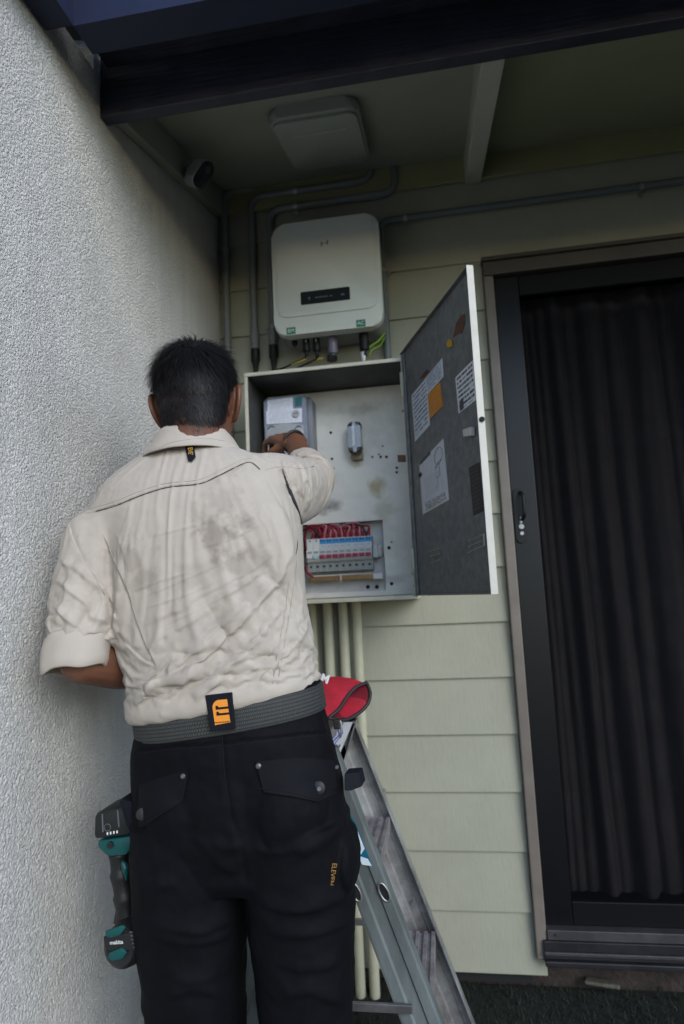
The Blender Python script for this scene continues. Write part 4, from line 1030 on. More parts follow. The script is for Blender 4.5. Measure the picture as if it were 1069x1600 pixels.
rings = [shifted(V(-0.30, 0.06, -0.03), 0.9, 0.15), shifted(V(-0.24, 0.05, -0.012), 1.05, 0.6), shifted(V(-0.14, 0.03, 0.012), 1.1, 0.95), shifted(V(-0.065, 0.014, 0.016), 1.08, 1.0), shifted(V(-0.02, 0.004, 0.006), 1.03, 1.0), mouth]
ob = B(); add_loft(ob, rings, cap=False); ob.faces.new(list(ob.verts)[:28][::-1])
for vtx in ob.verts: vtx.co += V(1, 1, 1)*noise.noise(vtx.co*22)*0.003
po_ = obj('outer_skin', ob, 'bag_red', bag, True)
mm = po_.modifiers.new('thick', 'SOLIDIFY'); mm.thickness = 0.002; mm.offset = -1
ms = po_.modifiers.new('sub', 'SUBSURF'); ms.levels = 1; ms.render_levels = 1
ib = B(); add_loft(ib, [shifted(V(-0.002, 0, 0), 0.95), shifted(V(-0.035, 0.01, 0.004), 0.88, 0.9), shifted(V(-0.09, 0.03, 0.004), 0.7, 0.5)], cap=False); ib.faces.new(list(ib.verts)[56:])
obj('lining', ib, 'bag_inside', bag, True)
obj('zip_tape', tube(mouth+[mouth[0], mouth[1]], 0.0042, 8, cap=False), 'zip_black', bag, True)
zp = at(528, 1128, -0.735)
obj('zip_pull', tube(smooth_line([zp+V(0, 0, 0.004), zp+V(0.006, 0, 0.0), zp+V(0.007, 0, -0.02), zp+V(0.004, 0, -0.034)], 5), 0.0026, 8), 'saddle_metal', bag, True)
obj('zip_slider', box(zp-V(0.010, 0.006, 0.016), zp+V(0.006, 0.006, 0.006), 0.003), 'zip_black', bag)

# ================================================================== WORKER
HEAD_C = at(309, 632, -0.985)                   # centre of the skull
HR = Matrix.Rotation(math.radians(10), 3, 'Z') @ Matrix.Rotation(math.radians(-4), 3, 'Y') @ Matrix.Rotation(math.radians(-10), 3, 'X')
def HP(x, y, z): return HEAD_C + HR @ V(x, y, z)  # head space: x right, y face forward, z up
def hand(W, f, nrm, thumb, curl=(38, 62, 45), spread=0.021):
    """wrist, direction of the knuckles, direction of the back of the hand, side of the thumb"""
    f = f.normalized(); s = f.cross(nrm).normalized(); nrm = s.cross(f).normalized()
    out = []
    K = W+f*0.092
    for j in range(4):                           # palm, one metacarpal per finger
        o = (1.5-j)*spread*thumb
        out.append(tube([W+s*o*0.6+nrm*0.001, W+f*0.045+s*o*0.85+nrm*0.004, K+s*o-f*abs(j-1)*0.004], [0.0165, 0.0155, 0.0115], 12, round_cap=True))
    for j, (l, r) in enumerate(((0.95, 0.0088), (1.05, 0.0090), (0.98, 0.0086), (0.78, 0.0076))):
        o = (1.5-j)*spread*thumb
        p = K+s*o-f*abs(j-1)*0.004; a = 0; P = [p-f*0.012-nrm*0.002, p]; R = [r*1.12, r*1.22]
        for seg, (ln, an) in enumerate(zip((0.043*l, 0.027*l, 0.022*l), curl)):
            a += math.radians(an+(j-1)*3)
            d = f*math.cos(a)-nrm*math.sin(a)+s*(0.05*(1.5-j)*thumb)
            p = p+d*ln*0.5; P.append(p); R.append(r*0.97)
            p = p+d*ln*0.5; P.append(p); R.append(r*1.05 if seg < 2 else r*0.82)
        out.append(tube(P, R, 12, round_cap=True))
    tb = W+f*0.026+s*0.026*thumb-nrm*0.008
    d1 = (f*0.62+s*0.62*thumb-nrm*0.48).normalized(); d2 = (f*0.86+s*0.12*thumb-nrm*0.5).normalized(); d3 = (f*0.8-s*0.28*thumb-nrm*0.52).normalized()
    q1 = tb+d1*0.036; q2 = q1+d2*0.033; q3 = q2+d3*0.024
    out.append(tube([W+s*0.008*thumb, tb, q1, (q1+q2)/2, q2, q3], [0.014, 0.0155, 0.0125, 0.0105, 0.0108, 0.0085], 12, round_cap=True))
    return out

SH_R, EL_R, WR_R = at(440, 757, -1.0), at(488, 756, -0.735), at(462, 692, -0.50)
KN_R = at(424, 677, -0.40)
SH_L, EL_L, WR_L = at(152, 850, -1.055), at(128, 1034, -1.125), at(262, 1052, -0.885)
HIP = at(357, 1200, -1.035)
legL = [at(293, 1330, -1.035), at(297, 1480, -1.03), at(303, 1620, -1.03)]
legR = [at(468, 1330, -1.035), at(477, 1480, -1.03), at(484, 1620, -1.03)]
for L in (legL, legR): L.append(V(L[-1].x, -1.055, 0.10))
bd = []
# skull, jaw, neck
b1 = B(); add_ball(b1, HP(0, -0.008, 0.020), (0.079, 0.098, 0.098), 32, HR); bd.append(b1)
b1 = B(); add_ball(b1, HP(0, 0.012, -0.035), (0.065, 0.078, 0.072), 28, HR); bd.append(b1)
b1 = B(); add_ball(b1, HP(0, 0.045, -0.078), (0.046, 0.048, 0.040), 24, HR); bd.append(b1)
b1 = B(); add_ball(b1, HP(0, -0.046, -0.036), (0.065, 0.052, 0.078), 24, HR); bd.append(b1)
bd.append(tube([HP(0, -0.022, -0.04), HP(0, -0.034, -0.10), at(300, 708, -1.0), at(310, 770, -1.0)], [0.060, 0.060, 0.052, 0.052], 24, flat=(1.0, 1.0)))
# face: nose, brow, cheeks, lips, eyelids
bd.append(tube([HP(0, 0.078, 0.012), HP(0, 0.094, -0.012), HP(0, 0.106, -0.034)], [0.010, 0.011, 0.014], 12, round_cap=True))
bd.append(tube([HP(-0.018, 0.088, -0.038), HP(0.018, 0.088, -0.038)], 0.009, 10, round_cap=True))
for s in (-1, 1):
    bd.append(tube([HP(0.012*s, 0.086, 0.024), HP(0.034*s, 0.080, 0.028), HP(0.054*s, 0.062, 0.022)], [0.007, 0.008, 0.006], 10, round_cap=True))
    b1 = B(); add_ball(b1, HP(0.040*s, 0.060, -0.022), (0.022, 0.022, 0.022), 16, HR); bd.append(b1)
    b1 = B(); add_ball(b1, HP(0.031*s, 0.076, 0.006), (0.013, 0.010, 0.009), 16, HR); bd.append(b1)
for z, r in ((-0.060, 0.006), (-0.070, 0.0075)):
    bd.append(tube([HP(-0.022, 0.080, z), HP(0, 0.091, z+0.001), HP(0.022, 0.080, z)], [0.004, r, 0.004], 10, round_cap=True))
# ears: rim, lobe and bowl
for s in (-1, 1):
    rim_ = [HP(s*(0.071), 0.010, 0.006), HP(s*0.080, 0.004, 0.020), HP(s*0.087, -0.012, 0.024), HP(s*0.090, -0.024, 0.012), HP(s*0.088, -0.024, -0.010), HP(s*0.082, -0.013, -0.030), HP(s*0.074, 0.002, -0.042), HP(s*0.069, 0.010, -0.040)]
    bd.append(tube(smooth_line(rim_, 4), 0.0052, 8, round_cap=True))
    b1 = B(); add_ball(b1, HP(s*0.074, 0.000, -0.004), (0.0085, 0.017, 0.028), 16, HR @ Matrix.Rotation(math.radians(28*s), 3, 'Z')); bd.append(b1)
    b1 = B(); add_ball(b1, HP(s*0.081, -0.010, -0.002), (0.0055, 0.018, 0.030), 16, HR @ Matrix.Rotation(math.radians(38*s), 3, 'Z')); bd.append(b1)
    b1 = B(); add_ball(b1, HP(s*0.073, 0.003, -0.034), (0.007, 0.009, 0.011), 16, HR); bd.append(b1)
# trunk core and limbs, thinner than the clothes
core = B(); add_loft(core, [ell(at(357, 1300, -1.035), V(0.13, 0, 0), V(0, 0.085, 0)), ell(at(357, 1120, -1.035), V(0.13, 0, 0), V(0, 0.085, 0)), ell(at(330, 960, -1.04), V(0.13, 0, 0), V(0, 0.085, 0)), ell(at(315, 850, -1.03), V(0.15, 0, 0), V(0, 0.085, 0)), ell(at(305, 770, -1.02), V(0.09, 0, 0), V(0, 0.055, 0)), ell(at(302, 735, -1.0), V(0.05, 0, 0), V(0, 0.045, 0))]); bd.append(core)
bd.append(tube([at(360, 790, -1.01), SH_R, (SH_R+EL_R)/2, EL_R], [0.04, 0.04, 0.036, 0.033], 16, round_cap=True))
bd.append(tube([EL_R, EL_R*0.6+WR_R*0.4, WR_R, WR_R+(KN_R-WR_R)*0.2], [0.033, 0.035, 0.028, 0.025], 16, round_cap=True))
bd.append(tube([at(240, 830, -1.04), SH_L, (SH_L+EL_L)/2, EL_L], [0.045, 0.044, 0.036, 0.034], 16, round_cap=True))
bd.append(tube([EL_L, EL_L*0.62+WR_L*0.38, WR_L, WR_L+(WR_L-EL_L).normalized()*0.02], [0.038, 0.042, 0.030, 0.027], 16, round_cap=True))
for L in (legL, legR): bd.append(tube([at(357+(L[0].x-HIP.x)*300, 1260, -1.035), L[0], L[1], L[2], L[3]], [0.075, 0.078, 0.066, 0.055, 0.042], 18, round_cap=True))
for L in (legL, legR): bd.append(tube([V(L[3].x, -1.06, 0.09), V(L[3].x, -1.0, 0.045), V(L[3].x, -0.90, 0.04)], [0.038, 0.036, 0.030], 14, round_cap=True))
back_n = V(0.12, -0.55, 0.83)
bd += hand(WR_R, KN_R-WR_R, back_n, -1, (30, 55, 40))
bd += hand(WR_L, V(0.9, 0.35, 0.15), V(0.1, -0.5, 0.8), 1, (55, 75, 50))
bme = voxel(bd, 0.0030, 4, 0.5)
co, no = mesh_np(bme)
# scalp: where hair grows, fading towards the nape and stopping round the ears
HRi = np.array(HR.inverted()); hl = (co-np.array(HEAD_C)) @ HRi.T
def scalp_value(h):
    x, y, z = h[:, 0], h[:, 1], h[:, 2]
    front = np.clip((0.066-y-np.clip(0.02-z, 0, 0.045)*1.2)/0.012, 0, 1)
    side_low = -0.030-0.085*np.clip((-y-0.005)/0.06, 0, 1)               # hairline: higher by the ears, lower at the nape
    low = np.clip((z-side_low+0.008*np.sin(x*90))/0.055, 0, 1)
    earz = np.hypot((y+0.006)/0.034, (z+0.006)/0.045) < 1.0
    v = front*low
    v[earz & (np.abs(x) > 0.066)] = 0
    v[(y > 0.0) & (z < 0.012)] = 0
    v[np.abs(x) > 0.086] = 0
    v[np.linalg.norm(h, axis=1) > 0.16] = 0
    return v
sv = scalp_value(hl)
set_attr(bme, 'scalp', sv*0.96)
person = obj('person', bme, 'skin', None, True)
tag(person, 'worker seen from behind in a beige shirt and black trousers, reaching into the electrical box', 'person')
foot = V(HIP.x, -1.04, 0.0); person.data.transform(Matrix.Translation(-foot)); person.location = foot

# hair: thousands of short strands that turn about the crown
hb_ = B(); rh = random.Random(11)
me = person.data
cand = np.where(sv > 0.06)[0]
areaw = sv[cand]
order = [int(k) for k in rh.choices(list(cand), weights=list(areaw*0.6+0.25), k=23000)]
WHORL = V(0.010, -0.070, 0.082)
for vi in order:
    h = V(*hl[vi]); s_v = sv[vi]
    n = V(*no[vi]); n_h = HR.inverted() @ n
    away = (h-WHORL); away = away-n_h*away.dot(n_h)
    if away.length < 1e-4: continue
    away.normalize()
    swirl = n_h.cross(away)*0.35
    topness = min(1, max(0, (h.z-0.03)/0.05)); backlow = min(1, max(0, (0.05-h.z)/0.10))
    ln = 0.014+0.028*topness+0.012*(1-backlow)*rh.random()
    bl = min(1, max(0, backlow)); bl = bl*bl*(3-2*bl)
    ln = ln*(1-bl)+(0.008+0.007*rh.random())*bl
    ln *= (0.45+0.55*s_v)*rh.uniform(0.75, 1.3)
    if topness > 0.6 and h.y > -0.02: ln *= 1.25
    fwd = V(0, 0.5, 0.1)*topness*(1 if h.y > -0.03 else 0)
    near_w = min(1, (h-WHORL).length/0.035); bl = min(1, max(0, backlow)); bl = bl*bl*(3-2*bl)
    d = (away*0.95+swirl+n_h*(0.28+0.32*topness*rh.random())*near_w+fwd+V(rh.gauss(0, .16), rh.gauss(0, .16), rh.gauss(0, .16))+V(0, 0, -0.25*(1-topness))).normalized()
    d = (d+(V(0, 0, -0.5)-n_h*0.1)*bl).normalized()
    p0 = h-n_h*0.0012; g0 = V(0, 0, -1)*ln*0.20
    if d.dot(n_h) < 0.12: d = (d+n_h*(0.14-d.dot(n_h))).normalized()
    p1 = p0+d*ln*0.5+n_h*ln*0.05; p2 = p0+d*ln+g0*0.6-n_h*ln*0.06
    wd = d.cross(n_h)
    if wd.length < 1e-3: continue
    wd = wd.normalized()*(0.00055+0.00035*rh.random())
    vs = [hb_.verts.new(HEAD_C+HR @ q) for q in (p0-wd, p0+wd, p1+wd*0.8, p1-wd*0.8, p2)]
    hb_.faces.new((vs[0], vs[1], vs[2], vs[3])); hb_.faces.new((vs[3], vs[2], vs[4]))
hme = bpy.data.meshes.new('hair'); hb_.to_mesh(hme); hb_.free()
obj('hair', hme, 'hair_black', person, True)

# ------------------------------------------------------------------ shirt
def sec(vL, uL, vR, uR, yc, hd, e=2.4, dyl=0.0):
    a, b_ = at(uL, vL, yc+dyl), at(uR, vR, yc-dyl)
    return ell((a+b_)/2, (b_-a)/2, V(0, hd, 0), 48, e)
torso = B(); add_loft(torso, [
    sec(1124, 241, 1084, 490, -1.035, 0.100), sec(1126, 212, 1072, 496, -1.035, 0.121), sec(1113, 207, 1062, 499, -1.035, 0.127), sec(1070, 208, 1040, 496, -1.035, 0.122), sec(1030, 202, 1010, 491, -1.035, 0.120), sec(985, 194, 975, 485, -1.035, 0.118),
    sec(930, 188, 930, 479, -1.03, 0.120), sec(880, 183, 880, 475, -1.025, 0.124), sec(835, 166, 830, 473, -1.02, 0.124), sec(800, 156, 790, 468, -1.015, 0.120), sec(770, 160, 755, 458, -1.01, 0.110), sec(742, 188, 725, 440, -1.005, 0.096), sec(718, 224, 708, 402, -1.0, 0.078), sec(702, 252, 698, 350, -1.0, 0.060)])
sl = []
sl.append(torso)
# back muscles and shoulder blades
b1 = B(); add_ball(b1, at(235, 860, -1.10), (0.075, 0.045, 0.10), 24); sl.append(b1)
b1 = B(); add_ball(b1, at(400, 850, -1.085), (0.075, 0.045, 0.10), 24); sl.append(b1)
# left sleeve
sl.append(tube([at(215, 800, -1.035), at(158, 848, -1.055), at(137, 900, -1.075), at(126, 960, -1.10), at(119, 1032, -1.125)], [0.070, 0.067, 0.064, 0.058, 0.055], 28, round_cap=False))
b1 = B(); add_ball(b1, at(150, 845, -1.055), (0.062, 0.07, 0.066), 24); sl.append(b1)
# right sleeve, running away towards the box
sR = [at(385, 768, -1.01), at(425, 760, -0.985), at(452, 758, -0.90), at(474, 757, -0.80), at(484, 752, -0.735), at(480, 736, -0.675), at(474, 726, -0.645)]
sl.append(tube(smooth_line(sR, 4), [0.076+(0.050-0.076)*k/24 for k in range(25)], 28))
def settle(me, pin, body, frames, shrink, bend, grav=1.0, comp=20.0, rest=None, loose=None, more=0.0, shear=8.0):
    """let cloth cut larger than the body drop and buckle on it; pinned where it is held"""
    cl = bpy.data.objects.new('cloth_draft', me); COL.objects.link(cl)
    bo = bpy.data.objects.new('body_draft', body); COL.objects.link(bo)
    cm = bo.modifiers.new('c', 'COLLISION'); bo.collision.thickness_outer = 0.002; bo.collision.cloth_friction = 12
    if rest is not None:
        cl.shape_key_add(name='Basis'); k_ = cl.shape_key_add(name='cut'); k_.data.foreach_set('co', rest.ravel()); k_.value = 0.0
    vg = cl.vertex_groups.new(name='pin')
    for i in np.where(pin > 0.01)[0]: vg.add([int(i)], float(pin[i]), 'REPLACE')
    md = cl.modifiers.new('cloth', 'CLOTH'); st_ = md.settings
    st_.quality = 5; st_.mass = 0.25; st_.tension_stiffness = 15; st_.compression_stiffness = comp; st_.shear_stiffness = shear; st_.bending_stiffness = bend
    st_.tension_damping = 5; st_.compression_damping = 5; st_.shear_damping = 5; st_.bending_damping = 0.5; st_.air_damping = 2
    st_.vertex_group_mass = 'pin'; st_.pin_stiffness = 2; st_.shrink_min = shrink; st_.effector_weights.gravity = grav
    if rest is not None: st_.rest_shape_key = cl.data.shape_keys.key_blocks['cut']
    if loose is not None:
        vl = cl.vertex_groups.new(name='loose')
        for i in np.where(loose > 0.01)[0]: vl.add([int(i)], float(loose[i]), 'REPLACE')
        st_.vertex_group_shrink = 'loose'; st_.shrink_max = more
    md.collision_settings.distance_min = 0.0022; md.collision_settings.collision_quality = 2; md.collision_settings.use_self_collision = False
    md.point_cache.frame_start = 1; md.point_cache.frame_end = frames
    for f in range(1, frames+1): SC.frame_set(f)
    dg = bpy.context.evaluated_depsgraph_get(); out = bpy.data.meshes.new_from_object(cl.evaluated_get(dg))
    bpy.data.objects.remove(cl); bpy.data.objects.remove(bo); SC.frame_set(1)
    return out
sme = voxel(sl, 0.0068, 3, 0.5)
co, no = mesh_np(sme); u, v = uv_of(co)
body_draft = sme.copy(); cb = co-no*0.009; set_co(body_draft, cb)
W1 = np.clip(facing(co, no)*1.6, 0, 1); mm_ = 0.001
D = np.zeros(len(co))
for L, h, a, b_ in (([(238, 1100), (300, 1052), (365, 985), (430, 915), (462, 850)], 6, 15, 12), ([(300, 1090), (350, 1055), (405, 1000), (452, 935)], 6, 15, 12), ([(205, 1098), (250, 1062), (300, 1020), (355, 970), (401, 925)], 6, 15, 12), ([(400, 1076), (430, 1048), (458, 1010), (478, 965)], 6, 11, 10), ([(352, 1078), (392, 1052), (440, 1000), (468, 950)], 4, 10, 9), ([(225, 1010), (290, 975), (350, 935), (430, 880)], 3, 12, 10), ([(203, 1104), (232, 1078), (262, 1040), (280, 1010)], 5, 11, 9),
    ([(95, 880), (130, 900), (165, 925), (182, 950)], 5, 11, 9), ([(80, 905), (110, 925), (150, 960), (180, 975)], 5, 11, 9), ([(78, 940), (100, 962), (140, 985), (168, 985)], 5, 11, 9),
    ([(452, 706), (460, 740), (470, 780), (476, 815)], 4, 7, 6), ([(472, 706), (482, 740), (489, 775), (486, 810)], 4, 7, 6), ([(440, 712), (448, 735), (455, 760)], 3, 7, 6)):
    D += fold(u, v, W1, L, h*mm_, a, b_)
D += 0.0012*fbm(co, 30.0, 2, 3.0)
set_co(sme, co+no*D[:, None])
pin = np.clip((704-v)/8, 0, 1)*(u < 380)
pin = np.maximum(pin, np.clip((v-(1131-(u-223)*0.158-34))/14, 0, 1)*(u > 190))      # held by the belt
pin = np.maximum(pin, np.clip((v-1008)/12, 0, 1)*(u < 176))                           # left cuff
pin = np.maximum(pin, np.clip((co[:, 1]+0.72)/0.02, 0, 1))                           # right cuff
pin = np.maximum(pin, 0.18*np.exp(-((v-800)/70.0)**2)*0)
co2 = co+no*D[:, None]
arm_l = np.clip((190-u)/14, 0, 1)*np.clip((v-800)/30, 0, 1); arm_r = np.clip((u-440)/14, 0, 1)*np.clip((co[:, 1]+0.985)/0.05, 0, 1)
wt = (1-arm_l)*(1-arm_r)
rest = co2.copy(); rest[:, 0] -= 0.20*(co2[:, 2]-1.25)*wt*np.clip((1.60-co2[:, 2])/0.12, 0.25, 1)
sme = settle(sme, pin, body_draft, 20, -0.022, 0.55, 0.6, 18.0, rest, np.maximum(arm_l*0.4, arm_r), -0.10, 16.0)
dr_ = bpy.data.objects.new('draft', sme); COL.objects.link(dr_)
sb_ = dr_.modifiers.new('s', 'SUBSURF'); sb_.levels = 2; sb_.render_levels = 2; sb_.subdivision_type = 'CATMULL_CLARK'
sme = bpy.data.meshes.new_from_object(dr_.evaluated_get(bpy.context.evaluated_depsgraph_get())); bpy.data.objects.remove(dr_)
co, no = mesh_np(sme); u, v = uv_of(co)
W1 = np.clip(facing(co, no)*1.6, 0, 1); D = np.zeros(len(co))
yoke = [(106, 812), (140, 801), (180, 789), (222, 772), (262, 760), (311, 755), (340, 743), (379, 724), (394, 722), (408, 734)]
d, s, t = seg_dist(u, v, curve_px(yoke)); inr = (t > 0.004) & (t < 0.996)
D += W1*inr*np.where(s > 0, -3.0*np.exp(-(d/5)**2), 1.0*np.exp(-d/30.0))*mm_
def groove(line, depth, w, wgt=W1):
    d, s, t = seg_dist(u, v, curve_px(line)); k = np.clip(t/0.06, 0, 1)*np.clip((1-t)/0.06, 0, 1)
    return -depth*np.exp(-(d/w)**2)*wgt*k
def lapped(line, h, soft, cut, side=1):
    """a lapped edge: proud on one side with a soft fall-off, cut under on the other"""
    d, s, t = seg_dist(u, v, curve_px(line)); k = np.clip(t/0.05, 0, 1)*np.clip((1-t)/0.05, 0, 1)
    return W1*k*np.where(s*side > 0, -cut*np.exp(-(d/6)**2), h*np.exp(-d/soft))
D += lapped([(105, 808), (112, 838), (124, 866), (146, 898), (168, 935), (182, 968)], 2.0*mm_, 18, 2.4*mm_, -1)
D += lapped([(163, 839), (180, 880), (197, 917), (218, 980), (243, 1041)], 1.8*mm_, 22, 2.6*mm_, 1)
D += lapped([(243, 1041), (222, 1030), (196, 1006)], 1.2*mm_, 18, 2.0*mm_, 1)
D += lapped([(440, 730), (448, 752), (457, 778), (468, 802), (473, 822)], 3.0*mm_, 26, 5.0*mm_, 1)
D += groove([(466, 838), (464, 862), (455, 905), (440, 1010), (428, 1072)], 1.6*mm_, 5)
for L in ([(218, 935), (290, 905), (375, 866)], [(222, 952), (300, 926), (352, 900)], [(205, 925), (250, 908), (300, 893)], [(240, 985), (320, 948), (400, 905)], [(300, 1000), (370, 950), (440, 890)], [(300, 860), (360, 842), (420, 812)], [(230, 840), (300, 822), (360, 806)], [(180, 830), (192, 860), (200, 890)]):
    D += fold(u, v, W1, L, 1.2*mm_, 4.0, 2.0)
us, vs_ = u, v
u = us+6*fbm(co, 11.0, 2, 51.0)+3*fbm(co, 40.0, 2, 55.0); v = vs_+8*fbm(co, 11.0, 2, 61.0)+3*fbm(co, 40.0, 2, 65.0)
for L, h, a, b_ in (
    ([(205, 1098), (250, 1062), (300, 1020), (355, 970), (401, 925)], 5.0, 16, 6), ([(238, 1100), (300, 1052), (365, 985), (430, 915), (462, 850)], 7.0, 17, 6), ([(300, 1090), (350, 1055), (405, 1000), (452, 935)], 6.0, 16, 6), ([(352, 1078), (392, 1052), (440, 1000), (468, 950)], 2.6, 10, 6), ([(400, 1076), (430, 1048), (458, 1010), (478, 965)], 5.0, 12, 5),
    ([(203, 1104), (232, 1078), (262, 1040), (280, 1010)], 3.2, 12, 5), ([(212, 980), (270, 955), (330, 925), (400, 885), (440, 850)], 2.2, 12, 5), ([(225, 1010), (290, 975), (350, 935), (430, 880)], 2.6, 12, 5),
    ([(95, 880), (130, 900), (165, 925), (182, 950)], 4.0, 12, 5), ([(80, 905), (110, 925), (150, 960), (180, 975)], 4.5, 12, 5), ([(78, 940), (100, 962), (140, 985), (168, 985)], 4, 11, 5), ([(92, 860), (105, 900), (98, 950), (80, 985)], 2.6, 10, 5), ([(150, 905), (158, 940), (150, 985)], 3, 9, 4),
    ([(452, 706), (460, 740), (470, 780), (476, 815)], 5, 7, 3.5), ([(462, 705), (472, 740), (479, 775), (480, 808)], 5, 6, 3.5), ([(474, 706), (483, 738), (488, 770), (486, 798)], 5, 6, 3.5), ([(484, 709), (494, 738), (497, 762), (492, 786)], 4.5, 6, 3.5), ([(440, 712), (448, 735), (455, 760)], 3.5, 7, 4), ([(405, 706), (430, 700), (455, 706)], 2.5, 8, 5),
    ([(355, 745), (372, 735), (392, 712), (402, 700)], 2.5, 8, 5)):
    D += fold(u, v, W1, L, 1.35*h*mm_, a*0.9, b_*0.8)
u, v = us, vs_
D += 0.6*mm_*fbm(co, 40.0, 2, 9.0)
set_co(sme, co+no*D[:, None])
# wear: grey smudges on the back
st = np.zeros(len(co))
nn = fbm(co, 20.0, 4, 21.0); nf = fbm(co, 70.0, 3, 31.0)
for (a, b_), rx, ry, am in (((345, 835), 42, 34, 0.80), ((318, 800), 26, 20, 0.35), ((385, 880), 40, 30, 0.45), ((380, 925), 50, 26, 0.35), ((208, 880), 26, 30, 0.50), ((222, 905), 40, 18, 0.45), ((355, 975), 55, 26, 0.30), ((300, 900), 60, 26, 0.28), ((390, 1010), 50, 26, 0.30), ((300, 1050), 60, 18, 0.25), ((130, 900), 30, 30, 0.18), ((350, 780), 30, 24, 0.3)):
    q_ = 1.25-np.hypot((u-a)/rx, (v-b_)/ry)+1.1*nn+0.5*nf
    st = np.maximum(st, am*np.clip(q_/0.9, 0, 1))
st *= np.clip(facing(co, no)*2, 0, 1)
set_attr(sme, 'stain', st)
shirt = obj('shirt', sme, 'shirt_cotton', person, True)
def world_bvh(o):
    me = o.data; off = V(0, 0, 0); q = o
    while q is not None: off += q.location; q = q.parent
    return BVHTree.FromPolygons([vv.co+off for vv in me.vertices], [p.vertices for p in me.polygons])
sbv = world_bvh(shirt)
def on_cloth(bv, u, v, off=0.0, ynear=None):
    r = ray(u, v).normalized(); h, n, i, dist = bv.ray_cast(CAM, r)
    if h is None: return None
    return h - r*off
def seam(line, par, bv, rad, m, off=0.0, nm='seam', n=5):
    P = [on_cloth(bv, a, b_, off) for a, b_ in curve_px(line, n)]; P = [p for p in P if p is not None]
    # drop jumps in depth
    Q = [P[0]]
    for p in P[1:]:
        if abs(p.y-Q[-1].y) < 0.05: Q.append(p)
    return obj(nm, tube(Q, rad, 6), m, par, True)
for L in (yoke[:-1], [(163, 839), (180, 880), (197, 917), (218, 980), (240, 1037)], [(105, 812), (112, 840), (124, 868), (146, 900), (166, 935)]):
    seam([(a-2, b_-5) for a, b_ in L], shirt, sbv, 0.0007, 'shirt_thread', 0.0001)
seam([(452, 905), (446, 950), (436, 1010), (426, 1068)], shirt, sbv, 0.0008, 'shirt_thread', 0.0001)
seam([(460, 905), (454, 950), (444, 1010), (434, 1068)], shirt, sbv, 0.0008, 'shirt_thread', 0.0001)
seam([(414, 734), (440, 729), (470, 732), (496, 727)], shirt, sbv, 0.0008, 'shirt_thread', 0.0001)

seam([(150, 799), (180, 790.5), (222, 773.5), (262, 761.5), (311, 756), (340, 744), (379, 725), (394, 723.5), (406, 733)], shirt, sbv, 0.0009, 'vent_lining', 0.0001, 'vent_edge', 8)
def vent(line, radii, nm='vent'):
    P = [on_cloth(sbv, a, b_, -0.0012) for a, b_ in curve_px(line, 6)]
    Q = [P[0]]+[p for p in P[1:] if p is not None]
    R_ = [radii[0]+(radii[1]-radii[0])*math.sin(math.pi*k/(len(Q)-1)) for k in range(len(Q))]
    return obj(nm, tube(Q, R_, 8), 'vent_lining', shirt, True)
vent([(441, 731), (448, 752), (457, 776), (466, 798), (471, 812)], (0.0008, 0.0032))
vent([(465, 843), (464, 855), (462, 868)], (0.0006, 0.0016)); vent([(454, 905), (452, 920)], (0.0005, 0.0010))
# collar: stand and fall folded over round the neck
def collar_ring(rx, ry, zc, dv, n=56):
    c = at(303, 701, -1.006); out = []; rx *= 1.07; ry *= 1.08
    for k in range(n):
        t = 2*math.pi*k/n; x = math.cos(t); y = math.sin(t)
        out.append(c+V(rx*x, ry*y+0.004, zc+dv*(y*0.5-0.1)+0.004*x))
    return out
cr = [collar_ring(0.066, 0.066, -0.020, -0.030), collar_ring(0.063, 0.064, 0.010, -0.030), collar_ring(0.0645, 0.066, 0.0165, -0.030), collar_ring(0.070, 0.071, 0.0165, -0.030), collar_ring(0.076, 0.076, 0.006, -0.026), collar_ring(0.087, 0.084, -0.012, -0.022), collar_ring(0.100, 0.091, -0.0265, -0.020), collar_ring(0.099, 0.089, -0.029, -0.020), collar_ring(0.084, 0.079, -0.014, -0.022), collar_ring(0.074, 0.072, -0.004, -0.026)]
cb_ = B(); add_loft(cb_, cr, cap=False)
for vtx in cb_.verts:
    q_ = noise.noise(vtx.co*26)*0.0022; vtx.co += V(q_, q_*0.5, q_)
cme = bpy.data.meshes.new('collar'); bmesh.ops.recalc_face_normals(cb_, faces=cb_.faces); bmesh.ops.subdivide_edges(cb_, edges=list(cb_.edges), cuts=1, use_grid_fill=True, smooth=0.6); cb_.to_mesh(cme); cb_.free()
cz = np.zeros(len(cme.vertices)); set_attr(cme, 'stain', cz)
collar = obj('collar', cme, 'shirt_cotton', shirt, True)
cbv = world_bvh(collar)
seam([(236, 712), (262, 699), (288, 693.5), (322, 691), (352, 695)], shirt, cbv, 0.0007, 'shirt_thread', 0.0003)
seam([(239, 706), (263, 693), (288, 687.5), (322, 685), (350, 689)], shirt, cbv, 0.0006, 'shirt_thread', 0.0003)
